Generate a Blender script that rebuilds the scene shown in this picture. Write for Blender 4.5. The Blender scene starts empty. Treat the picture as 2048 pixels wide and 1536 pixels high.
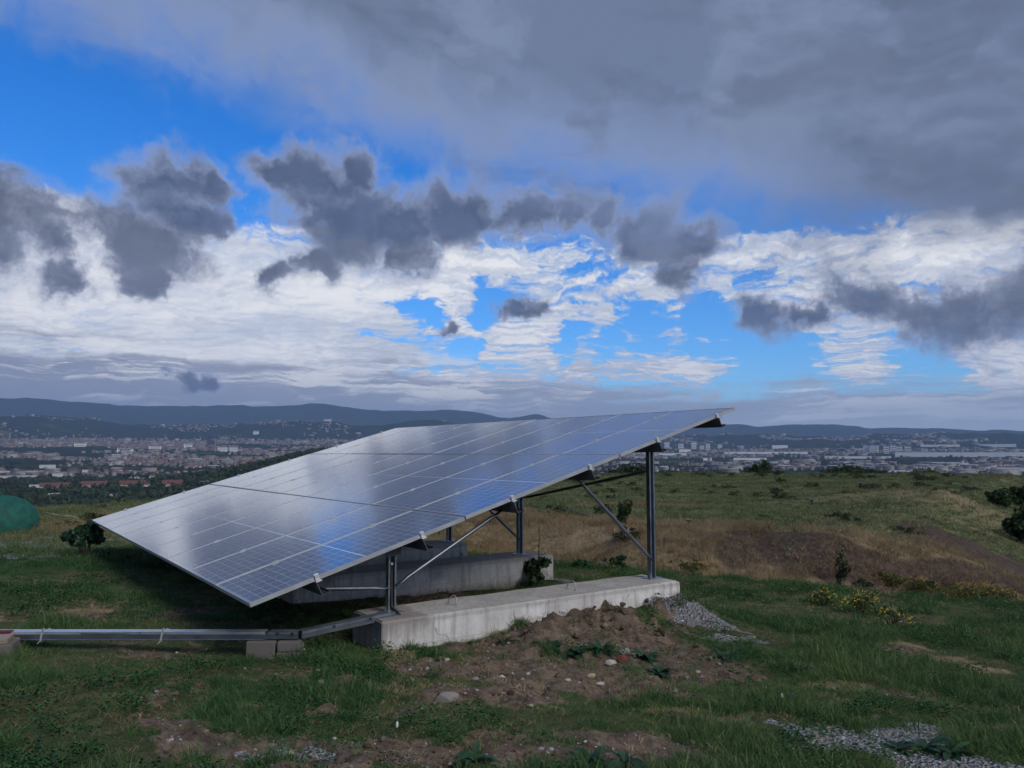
import bpy, math, random
import numpy as np
from mathutils import Vector, Matrix, Euler
R = math.radians
C = bpy.context.scene.collection
SC = bpy.context.scene
random.seed(7); RNG = np.random.default_rng(7)

# ------------------------------------------------------------------ camera
FPX, PITCH = 1532.6, 0.09044            # focal length in pixels of a 2048 wide frame, upward pitch
cam = bpy.data.cameras.new('camera'); camo = bpy.data.objects.new('camera', cam); C.objects.link(camo)
camo.location = (0, 0, 0); camo.rotation_euler = (math.pi/2 + PITCH, 0, 0)
cam.sensor_width = 36.0; cam.lens = FPX/2048*36.0
cam.clip_start = 0.05; cam.clip_end = 80000
SC.camera = camo
SC.view_settings.view_transform = 'Standard'; SC.view_settings.look = 'None'
SC.view_settings.exposure = 0.66; SC.view_settings.gamma = 1.0
SC.view_settings.use_curve_mapping = False
SC.cycles.max_bounces = 6; SC.cycles.diffuse_bounces = 3; SC.cycles.glossy_bounces = 3
SC.cycles.transparent_max_bounces = 6; SC.cycles.volume_bounces = 1
SC.cycles.use_denoising = True
SC.cycles.use_adaptive_sampling = True; SC.cycles.adaptive_threshold = 0.02; SC.cycles.adaptive_min_samples = 12

# direction of the (veiled) sun: behind the camera to the right, low
SUN_AZ, SUN_EL = R(136), R(38)           # azimuth clockwise from +Y

# ------------------------------------------------------------------ node expression helper
class X:
    """a socket with arithmetic"""
    nt = None
    def __init__(s, sock): s.s = sock
    @staticmethod
    def m(op, *a, clamp=False):
        n = X.nt.nodes.new('ShaderNodeMath'); n.operation = op; n.use_clamp = clamp
        for i, v in enumerate(a):
            if isinstance(v, X): X.nt.links.new(v.s, n.inputs[i])
            else: n.inputs[i].default_value = v
        return X(n.outputs[0])
    def __add__(a, b): return X.m('ADD', a, b)
    __radd__ = __add__
    def __sub__(a, b): return X.m('SUBTRACT', a, b)
    def __rsub__(a, b): return X.m('SUBTRACT', b, a)
    def __mul__(a, b): return X.m('MULTIPLY', a, b)
    __rmul__ = __mul__
    def __truediv__(a, b): return X.m('DIVIDE', a, b)
    def __rtruediv__(a, b): return X.m('DIVIDE', b, a)
def mx(a, b): return X.m('MAXIMUM', a, b)
def mn(a, b): return X.m('MINIMUM', a, b)
def smax(a, b, k): return X.m('SMOOTH_MAX', a, b, k)
def sstep(v, a, b):
    n = X.nt.nodes.new('ShaderNodeMapRange'); n.interpolation_type = 'SMOOTHSTEP'; n.clamp = True
    X.nt.links.new(v.s, n.inputs[0]); n.inputs[1].default_value = a; n.inputs[2].default_value = b
    n.inputs[3].default_value = 0; n.inputs[4].default_value = 1
    return X(n.outputs[0])
def lin(v, a, b, c, d):
    n = X.nt.nodes.new('ShaderNodeMapRange'); n.clamp = True
    X.nt.links.new(v.s, n.inputs[0])
    for i, q in enumerate((a, b, c, d)): n.inputs[i+1].default_value = q
    return X(n.outputs[0])
def comb(x, y, z):
    n = X.nt.nodes.new('ShaderNodeCombineXYZ')
    for i, v in enumerate((x, y, z)):
        if isinstance(v, X): X.nt.links.new(v.s, n.inputs[i])
        else: n.inputs[i].default_value = v
    return X(n.outputs[0])
def noise(vec, scale, detail=4, rough=0.55, dist=0.0, lac=2.0, kind=None, dim='3D', colour=False):
    n = X.nt.nodes.new('ShaderNodeTexNoise'); n.noise_dimensions = dim
    if kind: n.noise_type = kind
    if vec is not None: X.nt.links.new(vec.s, n.inputs['Vector'])
    n.inputs['Scale'].default_value = scale; n.inputs['Detail'].default_value = detail
    n.inputs['Roughness'].default_value = rough; n.inputs['Distortion'].default_value = dist
    n.inputs['Lacunarity'].default_value = lac
    return X(n.outputs[1 if colour else 0])
def vmath(op, a, b=None, out=0):
    n = X.nt.nodes.new('ShaderNodeVectorMath'); n.operation = op
    for i, v in enumerate((a, b)):
        if v is None: continue
        if isinstance(v, X): X.nt.links.new(v.s, n.inputs[i])
        else: n.inputs[i].default_value = v
    return X(n.outputs[out])
def dist(p, c): return vmath('DISTANCE', p, c, 1)
def mixc(f, a, b, mode='MIX'):
    n = X.nt.nodes.new('ShaderNodeMix'); n.data_type = 'RGBA'; n.blend_type = mode; n.clamp_factor = True
    for i, v in ((0, f), (6, a), (7, b)):
        if isinstance(v, X): X.nt.links.new(v.s, n.inputs[i])
        elif i == 0: n.inputs[0].default_value = v
        else: n.inputs[i].default_value = (*v[:3], 1)
    return X(n.outputs[2])
def ramp(f, stops, interp='LINEAR'):
    n = X.nt.nodes.new('ShaderNodeValToRGB'); n.color_ramp.interpolation = interp
    el = n.color_ramp.elements
    while len(el) < len(stops): el.new(0.5)
    for e, (p, c) in zip(el, stops):
        e.position = p; e.color = (*c, 1) if hasattr(c, '__len__') else (c, c, c, 1)
    X.nt.links.new(f.s, n.inputs[0])
    return X(n.outputs[0])
def sepxyz(v):
    n = X.nt.nodes.new('ShaderNodeSeparateXYZ'); X.nt.links.new(v.s, n.inputs[0])
    return [X(o) for o in n.outputs]

def pix_dir(px, py):
    x = (px-1024)/FPX; u = (768-py)/FPX; c, s = math.cos(PITCH), math.sin(PITCH)
    return Vector((x, c-u*s, s+u*c)).normalized()
def pix_azel(px, py):
    d = pix_dir(px, py)
    return math.degrees(math.atan2(d.x, d.y)), math.degrees(math.asin(d.z))
def s2l(*c):
    return tuple(((v/255)/12.92 if v/255 <= .04045 else ((v/255+.055)/1.055)**2.4) for v in c)

# ------------------------------------------------------------------ world: broken clouds before a blue sky
def build_world():
    w = bpy.data.worlds.new('World'); SC.world = w; w.use_nodes = True
    nt = w.node_tree; nt.nodes.clear(); X.nt = nt
    out = nt.nodes.new('ShaderNodeOutputWorld'); bg = nt.nodes.new('ShaderNodeBackground')
    nt.links.new(bg.outputs[0], out.inputs[0]); bg.inputs[1].default_value = 0.1
    K = 6.5                                   # cloud radiance is written for strength 1
    sky = nt.nodes.new('ShaderNodeTexSky'); sky.sky_type = 'NISHITA'; sky.sun_disc = False
    sky.sun_elevation = SUN_EL; sky.sun_rotation = SUN_AZ; sky.altitude = 400
    sky.air_density = 1.0; sky.dust_density = 0.2; sky.ozone_density = 2.0
    hs = nt.nodes.new('ShaderNodeHueSaturation'); nt.links.new(sky.outputs[0], hs.inputs['Color'])
    hs.inputs['Saturation'].default_value = 1.45; hs.inputs['Value'].default_value = 0.98
    blue = mixc(1.0, X(hs.outputs[0]), (0.55, 0.82, 1.12), 'MULTIPLY')
    tc = nt.nodes.new('ShaderNodeTexCoord'); d = X(tc.outputs['Generated'])
    dx, dy, dz = sepxyz(d)
    az = X.m('ARCTAN2', dx, dy)*57.2958
    el = X.m('ARCSINE', dz)*57.2958
    P = comb(az, el, 0.0)
    inv = 1.0/(mx(dz, 0.0)+0.11)
    Q = comb(dx*inv, dy*inv, 0.0)
    aaz = X.m('ABSOLUTE', az)
    # warp used by all cloud edges
    def n2(v, sc, det, ro=0.56, colour=False): return noise(v, sc, det, ro, dim='2D', colour=colour)
    wv = vmath('SUBTRACT', n2(P, 0.13, 5, 0.60, True), (0.5, 0.5, 0.5))
    wf = vmath('SUBTRACT', n2(P, 0.62, 4, 0.62, True), (0.5, 0.5, 0.5))
    PW = vmath('ADD', P, vmath('MULTIPLY', wv, (7.5, 6.0, 0.0)))
    wx, wy, wz = sepxyz(wv)
    S = comb(az*0.28+wx*2.5, el+wy*2.2, 0.0)
    nA = n2(PW, 0.20, 5, 0.58)                 # billows
    nS = n2(S, 0.30, 5, 0.6)                   # horizontal streaks
    nS2 = n2(S, 1.05, 4, 0.6)
    LS = comb(az*0.085+wx*0.9, el+wy*1.5, 0.0)
    nL = n2(LS, 0.62, 5, 0.58)                 # long flat sheets near the horizon
    nL2 = n2(LS, 1.9, 4, 0.6)
    QW = vmath('ADD', Q, vmath('MULTIPLY', wv, (0.5, 0.5, 0.0)))
    nQ = n2(QW, 1.7, 6, 0.62)                  # perspective puffs of the high layer
    nC = n2(QW, 8.0, 4, 0.62)
    nCo = n2(vmath('ADD', QW, (0.0, 0.035, 0.0)), 8.0, 4, 0.62)
    # anisotropic metric of the low cumulus: wider than tall, frayed by the fine warp
    PD = vmath('MULTIPLY', vmath('ADD', vmath('ADD', P, vmath('MULTIPLY', wv, (5.0, 3.0, 0.0))), vmath('MULTIPLY', wf, (2.6, 1.9, 0.0))), (0.86, 1.16, 1.0))
    nB = n2(PD, 0.55, 5, 0.60)

    def field(blobs, k=0.25, V=PW, ax=1.0, ay=1.0):
        acc = None
        for (px, py, r) in blobs:
            a, e = pix_azel(px, py); rr = r/27.0
            v = 1.0 - dist(V, (a*ax, e*ay, 0.0))*(1.0/rr)
            acc = v if acc is None else smax(acc, v, k)
        return acc
    def cl(c): return mixc(1.0, c, (K, K, K), 'MULTIPLY')
    outm = sstep(aaz, 36, 46)
    col = blue
    # ---- high broken white layer
    white = [(1640, 600, 90), (1720, 690, 90), (1930, 690, 110), (60, 620, 300), (400, 610, 280), (650, 590, 200), (-260, 620, 320), (860, 560, 130),
             (1080, 540, 170), (1300, 550, 150), (1560, 510, 150), (1800, 530, 170), (2080, 560, 220),
             (1330, 705, 130), (1080, 720, 160), (800, 700, 190), (190, 430, 70), (500, 460, 60)]
    hole = [(1130, 662, 70), (1270, 650, 88), (1400, 640, 85), (1560, 668, 78), (830, 640, 62),
            (985, 605, 62), (1830, 718, 85), (940, 700, 42)]
    W = field(white, 0.35); H = field(hole, 0.3)
    band = sstep(el, 2.0, 6.0)*(1.0-sstep(el, 13.5, 20.0))
    W = X.m('MULTIPLY_ADD', outm, band*1.1-0.12-W, W)
    H = H*(1.0-outm)-outm
    lefty = 1.0-sstep(az, -16, -4)
    puff = ((nQ-0.5)*2.3+(nC-0.5)*1.3)*(1.0-0.40*lefty)
    cov = mn(W*1.2, 0.42)+lefty*0.20-sstep(el, 14.2, 18.0)*0.85-mx(H, 0.0)*1.1+puff
    aW = sstep(cov, -0.02, 0.42)
    wl = sstep(cov*0.6+(nS-0.5)*1.1+(nC-nCo)*(1.1-0.7*lefty)+lefty*0.10, -0.05, 0.75)
    wc = mixc(wl, s2l(190, 203, 226), s2l(248, 248, 249))
    wc = mixc(sstep(nL*0.6+nS2*0.4, 0.48, 0.62)*0.60, wc, s2l(198, 205, 219))
    col = mixc(aW, col, cl(wc))
    # ---- layered grey sheets over the horizon
    e_top = ramp(lin(az, -45, 45, 0, 1), [(0, .50), (.18, .50), (.30, .45), (.42, .43), (.52, .41), (.62, .38), (.74, .35), (.86, .34), (1, .36)])*16.0
    hb = (e_top-el)*0.60+(nL-0.5)*4.6+(nA-0.5)*0.8
    aH = sstep(hb, -0.15, 1.0)
    hl = lin(az, -30, 22, 0, 1)
    base = mixc(hl, s2l(194, 198, 208), s2l(206, 212, 222))
    sheet = sstep(nL*0.6+nL2*0.4, 0.47, 0.60)
    hcol = mixc(sheet, mixc(hl, s2l(144, 150, 167), s2l(168, 178, 196)), base)
    gleam = sstep(nL2*0.55+nL*0.45, 0.505, 0.60)*sstep(el, 3.0, 4.6)
    hcol = mixc(gleam*0.85, hcol, s2l(236, 238, 241))
    low = 1.0-sstep(el+(nA-0.5)*3.0, 3.4, 5.6)
    hcol = mixc(low*(1.0-hl)*0.55, hcol, s2l(134, 142, 160))
    hcol = mixc((1.0-sstep(el, 1.0, 3.2))*hl*0.6, hcol, s2l(196, 206, 219))
    col = mixc(aH*0.97, col, cl(hcol))
    # ---- ragged dark cumulus
    dark = [(20, 430, 97), (95, 485, 57), (-80, 450, 129), (335, 385, 97), (245, 455, 92), (405, 370, 64), (310, 490, 85), (375, 440, 69),
            (285, 562, 44), (105, 562, 57), (600, 360, 74), (640, 400, 106), (550, 350, 51), (705, 450, 115), (800, 450, 97), (890, 430, 97), (970, 415, 74),
            (690, 345, 57), (640, 520, 53), (815, 520, 69), (1050, 430, 74), (1120, 430, 57), (545, 548, 46), (892, 660, 28),
            (1290, 470, 92), (1390, 485, 69), (1375, 550, 63), (1200, 430, 60),
            (1555, 630, 64), (1630, 635, 42), (1745, 605, 61), (1840, 630, 75), (1955, 620, 101), (2090, 600, 124),
            (1030, 620, 35), (395, 757, 40)]
    D = field(dark, 0.28, PD, 0.86, 1.16)
    gband = sstep(el, 7.0, 11.0)*(1.0-sstep(el, 15.0, 22.0))
    D = X.m('MULTIPLY_ADD', outm, ((nA-0.5)*4.0-0.25)*gband-(1.0-gband)-D, D)
    dd = mn(D, 0.70)*1.15+(nA-0.5)*1.15+(nB-0.5)*0.55
    aD = sstep(dd, -0.40, 0.64)
    aD = aD*aD*(1.5-0.5*aD)
    core = sstep(dd, 0.0, 0.88)
    dc = mixc(core, s2l(168, 177, 202), s2l(78, 86, 105))
    dc = mixc(sstep(nA, 0.46, 0.66)*0.45, dc, s2l(104, 113, 137))
    col = mixc(mn(aD, 0.94), col, cl(dc))
    # ---- grey deck overhead, its edge sinking to the right
    e_edge = ramp(lin(az, -60, 60, 0, 1), [(0, .58), (.15, .535), (.21, .50), (.29, .455), (.36, .425), (.44, .385), (.50, .36), (.56, .330), (.62, .315), (.70, .235), (.78, .215), (.88, .21), (1, .26)])*50.0
    diag = comb(az*0.55+el*0.7+wx*6.0, (el*1.1+az*0.38+wy*6.0)*1.35, 0.0)
    nD = n2(diag, 0.075, 5, 0.55)
    nE = n2(vmath('ADD', P, vmath('MULTIPLY', wv, (16.0, 9.0, 0.0))), 0.07, 5, 0.55)
    de = (el-e_edge)*0.26+(nA-0.5)*1.6+(nD-0.5)*2.6+(nB-0.5)*0.5
    aT = sstep(de, -0.45, 1.5)
    thick = sstep(de, 0.2, 3.0)
    tcol = mixc(thick, s2l(138, 157, 199), s2l(110, 124, 150))
    tcol = mixc(sstep(nE, 0.44, 0.66)*0.6, tcol, s2l(135, 149, 177))
    tcol = mixc(sstep(nD*0.6+nS*0.4, 0.47, 0.63)*0.55, tcol, s2l(90, 99, 119))
    rb = sstep(az, 10, 24)*(1.0-sstep(el+(nA-0.5)*4.0, 15.5, 21.0))
    tcol = mixc(rb*0.6, tcol, s2l(92, 101, 122))
    col = mixc(aT*0.985, col, cl(tcol))
    # below the horizon: dull ground tone
    col = mixc(sstep(el, -3.0, -0.5), cl(mixc(0.0, s2l(70, 78, 90), (0, 0, 0))), col)
    nt.links.new(col.s, bg.inputs[0])
    w.cycles.sampling_method = 'MANUAL'; w.cycles.sample_map_resolution = 256
build_world()

sun = bpy.data.lights.new('sun', 'SUN'); suno = bpy.data.objects.new('sun', sun); C.objects.link(suno)
sun.energy = 1.5; sun.angle = R(24); sun.color = (1.0, 0.95, 0.88)
sd = Vector((math.sin(SUN_AZ)*math.cos(SUN_EL), math.cos(SUN_AZ)*math.cos(SUN_EL), math.sin(SUN_EL)))
suno.rotation_euler = sd.to_track_quat('Z', 'Y').to_euler()

# ================================================================== numpy noise and terrain
def _hash(ix, iy, seed):
    h = (ix*374761393 + iy*668265263 + seed*1274126177) & 0xffffffff
    h = ((h ^ (h >> 13))*1274126177) & 0xffffffff
    return ((h ^ (h >> 16)) & 0xffff)/65535.0
def vnoise(x, y, seed=0):
    x = np.asarray(x, float); y = np.asarray(y, float)
    ix = np.floor(x).astype(np.int64); iy = np.floor(y).astype(np.int64)
    fx = x-ix; fy = y-iy; fx = fx*fx*(3-2*fx); fy = fy*fy*(3-2*fy)
    a = _hash(ix, iy, seed); b = _hash(ix+1, iy, seed); c = _hash(ix, iy+1, seed); e = _hash(ix+1, iy+1, seed)
    return (a*(1-fx)+b*fx)*(1-fy)+(c*(1-fx)+e*fx)*fy
def fbm(x, y, seed=0, octv=4, gain=0.5):
    s = 0; a = 1; t = 0
    for i in range(octv):
        s = s+a*vnoise(x*2**i+17.3*i, y*2**i-9.1*i, seed+i); t += a; a *= gain
    return s/t
def sm(v, a, b):
    t = np.clip((np.asarray(v, float)-a)/(b-a), 0, 1); return t*t*(3-2*t)

# ---- the solar table: near low corner, up-slope and along-row directions
AZ, TILT = 0.9535, 0.2853
COR = np.array([-2.097, 6.2325, -1.1907])
SH = np.array([math.sin(AZ), math.cos(AZ)])          # up-slope, horizontal
RW = np.array([-math.cos(AZ), math.sin(AZ)])         # along the row
def tu_of(x, y):
    dx = x-COR[0]; dy = y-COR[1]
    return dx*SH[0]+dy*SH[1], dx*RW[0]+dy*RW[1]

def pxel(pts):           # pixel silhouette -> azimuth and elevation (radians)
    a = [pix_azel(*p) for p in pts]
    return np.radians([q[0] for q in a]), np.radians([q[1] for q in a])
RA_AZ, RA_EL = pxel([(-400, 792), (0, 797), (100, 800), (200, 808), (350, 813), (480, 812), (590, 812), (620, 808), (650, 808), (690, 815), (760, 822), (860, 823), (890, 821), (960, 828), (1020, 838), (1050, 833), (1078, 829), (1110, 838), (1200, 846), (1350, 850), (1450, 849), (1530, 853), (1600, 849), (1640, 849), (1700, 853), (1800, 857), (1900, 858), (2048, 862), (2400, 858)])
RB_AZ, RB_EL = pxel([(-400, 822), (0, 832), (60, 827), (130, 829), (200, 838), (260, 848), (330, 851), (420, 846), (520, 846), (600, 839), (660, 842), (720, 852), (790, 846), (860, 838), (930, 848), (1000, 862), (1200, 868), (1400, 870), (1500, 868), (1600, 872), (1700, 876), (1750, 868), (1830, 866), (1950, 866), (2048, 866), (2400, 862)])
def far_z(r, az):
    x, y = r*np.sin(az), r*np.cos(az)
    L = np.interp(r, [0, 2600, 4000, 5200, 6800, 9000, 30000], [-60, -60, -16, 30, 110, 190, 190])
    Q = np.interp(r, [0, 2300, 3400, 4500, 6000, 8000, 30000], [-60, -60, -44, -18, 22, 70, 70])
    z = L+(Q-L)*sm(az, -0.10, 0.16)
    z = z+(fbm(x/900, y/900, 3)-0.5)*18*sm(r, 2500, 6000)
    rel = (fbm(x/1500, y/1500, 11, 5)-0.5)
    eb = np.interp(az, RB_AZ, RB_EL)+(fbm(az*70, r*0, 14, 4)-.5)*.0052; ea = np.interp(az, RA_AZ, RA_EL)+(fbm(az*55, r*0, 15, 4)-.5)*.0042
    rb = 8800+rel*2200
    sb = sm(r, rb-3000, rb)*(1-0.75*sm(r, rb, rb+2500))
    z = np.maximum(z, (8800*np.tan(eb)+70)*sb-70+rel*60*sm(r, 6500, 7500)*(1-sm(r, 8300, 8800)))
    ra = 14000
    sa = sm(r, ra-4500, ra)*(1-0.8*sm(r, ra, ra+5000))
    z = np.maximum(z, (ra*np.tan(ea)+70)*sa-70+rel*120*sm(r, 10500, 12000)*(1-sm(r, 13300, 14000)))
    # wooded spur between the site and the town
    hx, hy = x-math.sin(R(-12.5))*1500, y-math.cos(R(-12.5))*1500
    z = z+61*np.exp(-((hx/140)**2+(hy/230)**2))+20*np.exp(-(((hx+190)/150)**2+((hy+60)/200)**2))
    return z
def g(x, y):
    x = np.asarray(x, float); y = np.asarray(y, float)
    r = np.hypot(x, y); az = np.arctan2(x, y)
    yc = np.maximum(y, 0)
    lawn = -1.56-0.03*np.minimum(yc, 16)-0.03*np.clip(x, -6, 6)*sm(r, 1, 4)
    lawn = lawn+(fbm(x*0.8, y*0.8, 5)-0.5)*0.05+(fbm(x*3, y*3, 6)-0.5)*0.025*sm(40-r, 0, 20)
    fld = -2.2-0.006*(y-20)+(fbm(x*0.25, y*0.25, 8)-0.5)*0.35+(fbm(x*1.5, y*1.5, 9)-0.5)*0.10
    z = lawn+(fld-lawn)*sm(y, 13.5, 19)
    ye = 14.8-0.62*np.clip(x, -3, 9)
    s = y-ye
    A = (1.05+0.5*sm(x, 3, 8))*sm(x, -3.5, 2.0)
    z = z-A*sm(s, 0, 4.5)*(1-sm(s, 7.0+(fbm(x*.5, y*.5, 4)-.5)*2, 11.2+(fbm(x*.5, y*.5, 4)-.5)*2))
    q = ((x-11.8)-0.71*(y-24.5))*0.815
    z = z-np.clip(0.36*np.maximum(q+0.4, 0)**1.05, 0, 14)*sm(s, 2, 8)
    z = z+0.40*np.exp(-(((x-22)/4.5)**2+((y-40)/5)**2))
    z = z+0.12*np.exp(-((s-11.6)/2.0)**2)*sm(x, 2.5, 6.0)*(1-sm(q, -1, 3))*(0.7+0.6*vnoise(x*.4, y*.4, 33))
    ds = ((x-9.4)*0.673+(y-23.0)*0.740); al = ((x-9.4)*0.740-(y-23.0)*0.673)
    z = z+0.45*np.exp(-(ds/1.8)**2)*sm(al, 0.5, 3.0)*(1-sm(al, 5.0, 12.0))*(0.8+0.4*vnoise(x*.7, y*.7, 34))
    # spoil heaped against the front beam, and the gravel cone at its end
    t, u = tu_of(x, y)
    lump = fbm(x*5, y*5, 21)
    z = z+(0.15+0.42*(lump-0.4))*np.exp(-((u+0.26)/0.45)**2)*sm(t, 2.0, 3.0)*(1-sm(t, 4.7, 5.3))
    z = z+0.055*np.exp(-(((t-5.15)/0.55)**2+((u+0.25)/0.5)**2))*(0.6+0.9*lump)
    z = z+(0.12*(lump-0.45)+0.05*(fbm(x*14, y*14, 22)-.5))*zone_soil(x, y)
    z = z+0.12*np.exp(-(((t-5.0)/0.35)**2+((u-2.45)/0.25)**2))
    # edge of the plateau and the valley beyond
    re = np.interp(np.degrees(az), [-180, -40, -30, -15, 0, 10, 35, 60, 180], [120, 39, 39, 52, 84, 106, 116, 120, 120])
    re = re*(0.96+0.08*vnoise(np.degrees(az)*0.6, r*0, 31))
    drop = z-0.30*np.maximum(r-re, 0)**1.03
    return np.where(r < re, z, np.maximum(drop, far_z(r, az)))

def pix_ground(px, py, z0=-1.9):
    d = pix_dir(px, py); r = np.linspace(2.0, 110, 6000) if py < 1180 else np.linspace(2.0, 30, 6000)
    h = math.hypot(d.x, d.y); x = d.x/h*r; y = d.y/h*r; z = d.z/h*r
    below = np.nonzero(z <= GP(x, y))[0]
    i = below[0] if len(below) else len(r)-1
    return float(x[i]), float(y[i])
def GP(x, y):            # plain lawn plane used to place the zones
    yc = np.maximum(y, 0); r = np.hypot(x, y)
    lawn = -1.56-0.03*np.minimum(yc, 16)-0.03*np.clip(x, -6, 6)
    fld = -2.2-0.006*(y-20)
    return lawn+(fld-lawn)*sm(y, 13.5, 19)
def ell(px, py, rx, ry):
    c = pix_ground(px, py); a = pix_ground(px+rx, py); b = pix_ground(px, py-ry); e = pix_ground(px, py+ry)
    return c[0], (b[1]+e[1])/2, abs(a[0]-c[0]), abs(b[1]-e[1])/2
def zone(x, y, els):
    v = np.zeros_like(np.asarray(x, float))-9
    for (cx, cy, rx, ry) in els:
        v = np.maximum(v, 1-np.sqrt(((x-cx)/rx)**2+((y-cy)/ry)**2))
    return v
E_SOIL = [ell(*q) for q in [(850, 1335, 80, 24), (820, 1512, 440, 40), (1300, 1510, 260, 30), (380, 1500, 90, 18), (1180, 1345, 200, 62), (1050, 1330, 150, 45), (1310, 1300, 150, 40), (1180, 1260, 130, 26), (1350, 1370, 110, 25), (930, 1350, 80, 30),
                            (1400, 1330, 90, 40), (1200, 1300, 260, 50), (980, 1300, 110, 30), (1250, 1385, 220, 32), (1060, 1400, 150, 25), (360, 1450, 120, 16), (430, 1480, 160, 25), (1000, 1480, 120, 14), (1250, 1480, 160, 16), (900, 1395, 60, 22), (760, 1500, 330, 30), (1150, 1515, 330, 30), (560, 1490, 170, 36), (700, 1545, 500, 20), (1440, 1440, 110, 16), (640, 1420, 50, 9),
                            (690, 1365, 45, 10), (790, 1315, 45, 16), (1420, 1530, 120, 26), (830, 1190, 120, 30), (170, 1235, 60, 8), (1810, 1305, 50, 12), (2010, 1460, 60, 10)]]
E_GRAV = [ell(*q) for q in [(1330, 1242, 80, 10), (1400, 1262, 85, 13), (1470, 1282, 70, 10), (1720, 1484, 180, 44), (1810, 1478, 160, 38), (1900, 1525, 170, 30), (1650, 1500, 90, 18),
                            (60, 1095, 220, 17), (230, 1089, 110, 12), (20, 1112, 150, 9), (600, 1505, 80, 13), (500, 1512, 55, 11), (1110, 1165, 55, 9)]]
E_DRY = [ell(*q) for q in [(790, 1312, 42, 14), (1810, 1300, 70, 14), (1900, 1320, 60, 10), (1340, 1420, 80, 10), (460, 1410, 60, 10), (1700, 1370, 120, 10), (170, 1225, 60, 9), (1985, 1340, 60, 9), (1000, 1300, 50, 12)]]
def zone_soil(x, y):
    a = sm(zone(x, y, E_SOIL)+(fbm(x*3, y*3, 41, 5, .6)-0.5)*1.5, 0.02, 0.40)
    return np.maximum(a, .6*sm(fbm(x*1.3, y*1.3, 40, 5, .6), .62, .72)*(1-sm(np.hypot(x, y), 9, 13)))
def zone_grav(x, y): return sm(zone(x, y, E_GRAV)+(fbm(x*4, y*4, 42, 5, .65)-0.5)*1.7, 0.05, 0.50)
def zone_dry(x, y):
    v = sm(zone(x, y, E_DRY)+(fbm(x*3, y*3, 43)-0.5)*1.0, -0.05, 0.4)
    ye = 14.8-0.62*np.clip(x, -3, 9); s = y-ye
    bank = sm(s+(fbm(x*.8, y*.8, 44)-.5)*3, 0.8, 2.6)*(1-sm(s+(fbm(x*.5, y*.5, 45)-.5)*5, 10.5, 14.5))*sm(x, -4, 0)
    patch = sm(fbm(x*0.16, y*0.3, 46), 0.50, 0.62)*sm(y, 16, 22)*0.45
    mound = 0.6*np.exp(-(((x-21)/4.5)**2+((y-38)/6)**2))
    return np.clip(np.maximum(np.maximum(v, bank), np.maximum(patch, mound)), 0, 1)
def zone_scree(x, y):        # dark bare slope right of the bank
    ye = 14.8-0.62*np.clip(x, -3, 9); s = y-ye
    q = ((x-11.8)-0.71*(y-24.5))*0.815
    ds = ((x-9.4)*0.673+(y-23.0)*0.740)+(fbm(x*.9, y*.9, 47)-.5)*2.0
    a = sm(ds, 0.5, 1.3)*(1-sm(ds, 6.5, 9.5))*np.maximum(1-sm(s, 10.2, 11.6), sm(q, -1.0, 0.8)*(1-sm(q, 5, 8)))*sm(s, 3, 6)*(1-sm(y, 31, 37))*sm(fbm(x*.5, y*.5, 50), .26, .38)
    b = sm(s+(fbm(x*.7, y*.7, 48)-.5)*2.0, 8.4, 9.4)*(1-sm(s+(fbm(x*.7, y*.7, 49)-.5)*2.0, 10.4, 11.4))*sm(x, 4, 6.5)
    return np.clip(np.maximum(a, b), 0, 1)

# ================================================================== mesh and object helpers
def link(o, parent=None):
    C.objects.link(o)
    if parent is not None: o.parent = parent
    return o
def tag(o, label=None, cat=None, group=None, kind=None):
    if label: o['label'] = label
    if cat: o['category'] = cat
    if group: o['group'] = group
    if kind: o['kind'] = kind
    return o
def empty(name, loc=(0, 0, 0), rz=0.0):
    o = bpy.data.objects.new(name, None); o.location = loc; o.rotation_euler = (0, 0, rz)
    o.empty_display_size = 0.2
    return link(o)
def copy_tree(o, parent=None):
    c = o.copy(); link(c, parent)
    for ch in list(o.children): copy_tree(ch, c)
    return c
def np_mesh(name, V, F, mat=None, smooth=False, attrs=None):
    """V (n,3); F (m,k) all the same size"""
    V = np.asarray(V, np.float32); F = np.asarray(F, np.int32)
    me = bpy.data.meshes.new(name); k = F.shape[1]
    me.vertices.add(len(V)); me.vertices.foreach_set('co', V.ravel())
    me.loops.add(F.size); me.loops.foreach_set('vertex_index', F.ravel())
    me.polygons.add(len(F)); me.polygons.foreach_set('loop_start', np.arange(0, F.size, k, dtype=np.int32))
    me.polygons.foreach_set('loop_total', np.full(len(F), k, np.int32))
    if smooth: me.polygons.foreach_set('use_smooth', np.ones(len(F), bool))
    for an, av in (attrs or {}).items():
        av = np.asarray(av, np.float32)
        if av.ndim == 1:
            a = me.attributes.new(an, 'FLOAT', 'POINT'); a.data.foreach_set('value', av)
        else:
            if av.shape[1] == 3: av = np.c_[av, np.ones(len(av), np.float32)]
            a = me.attributes.new(an, 'FLOAT_COLOR', 'POINT'); a.data.foreach_set('color', av.ravel())
    me.update(); me.validate()
    if mat: me.materials.append(mat)
    return me
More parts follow.
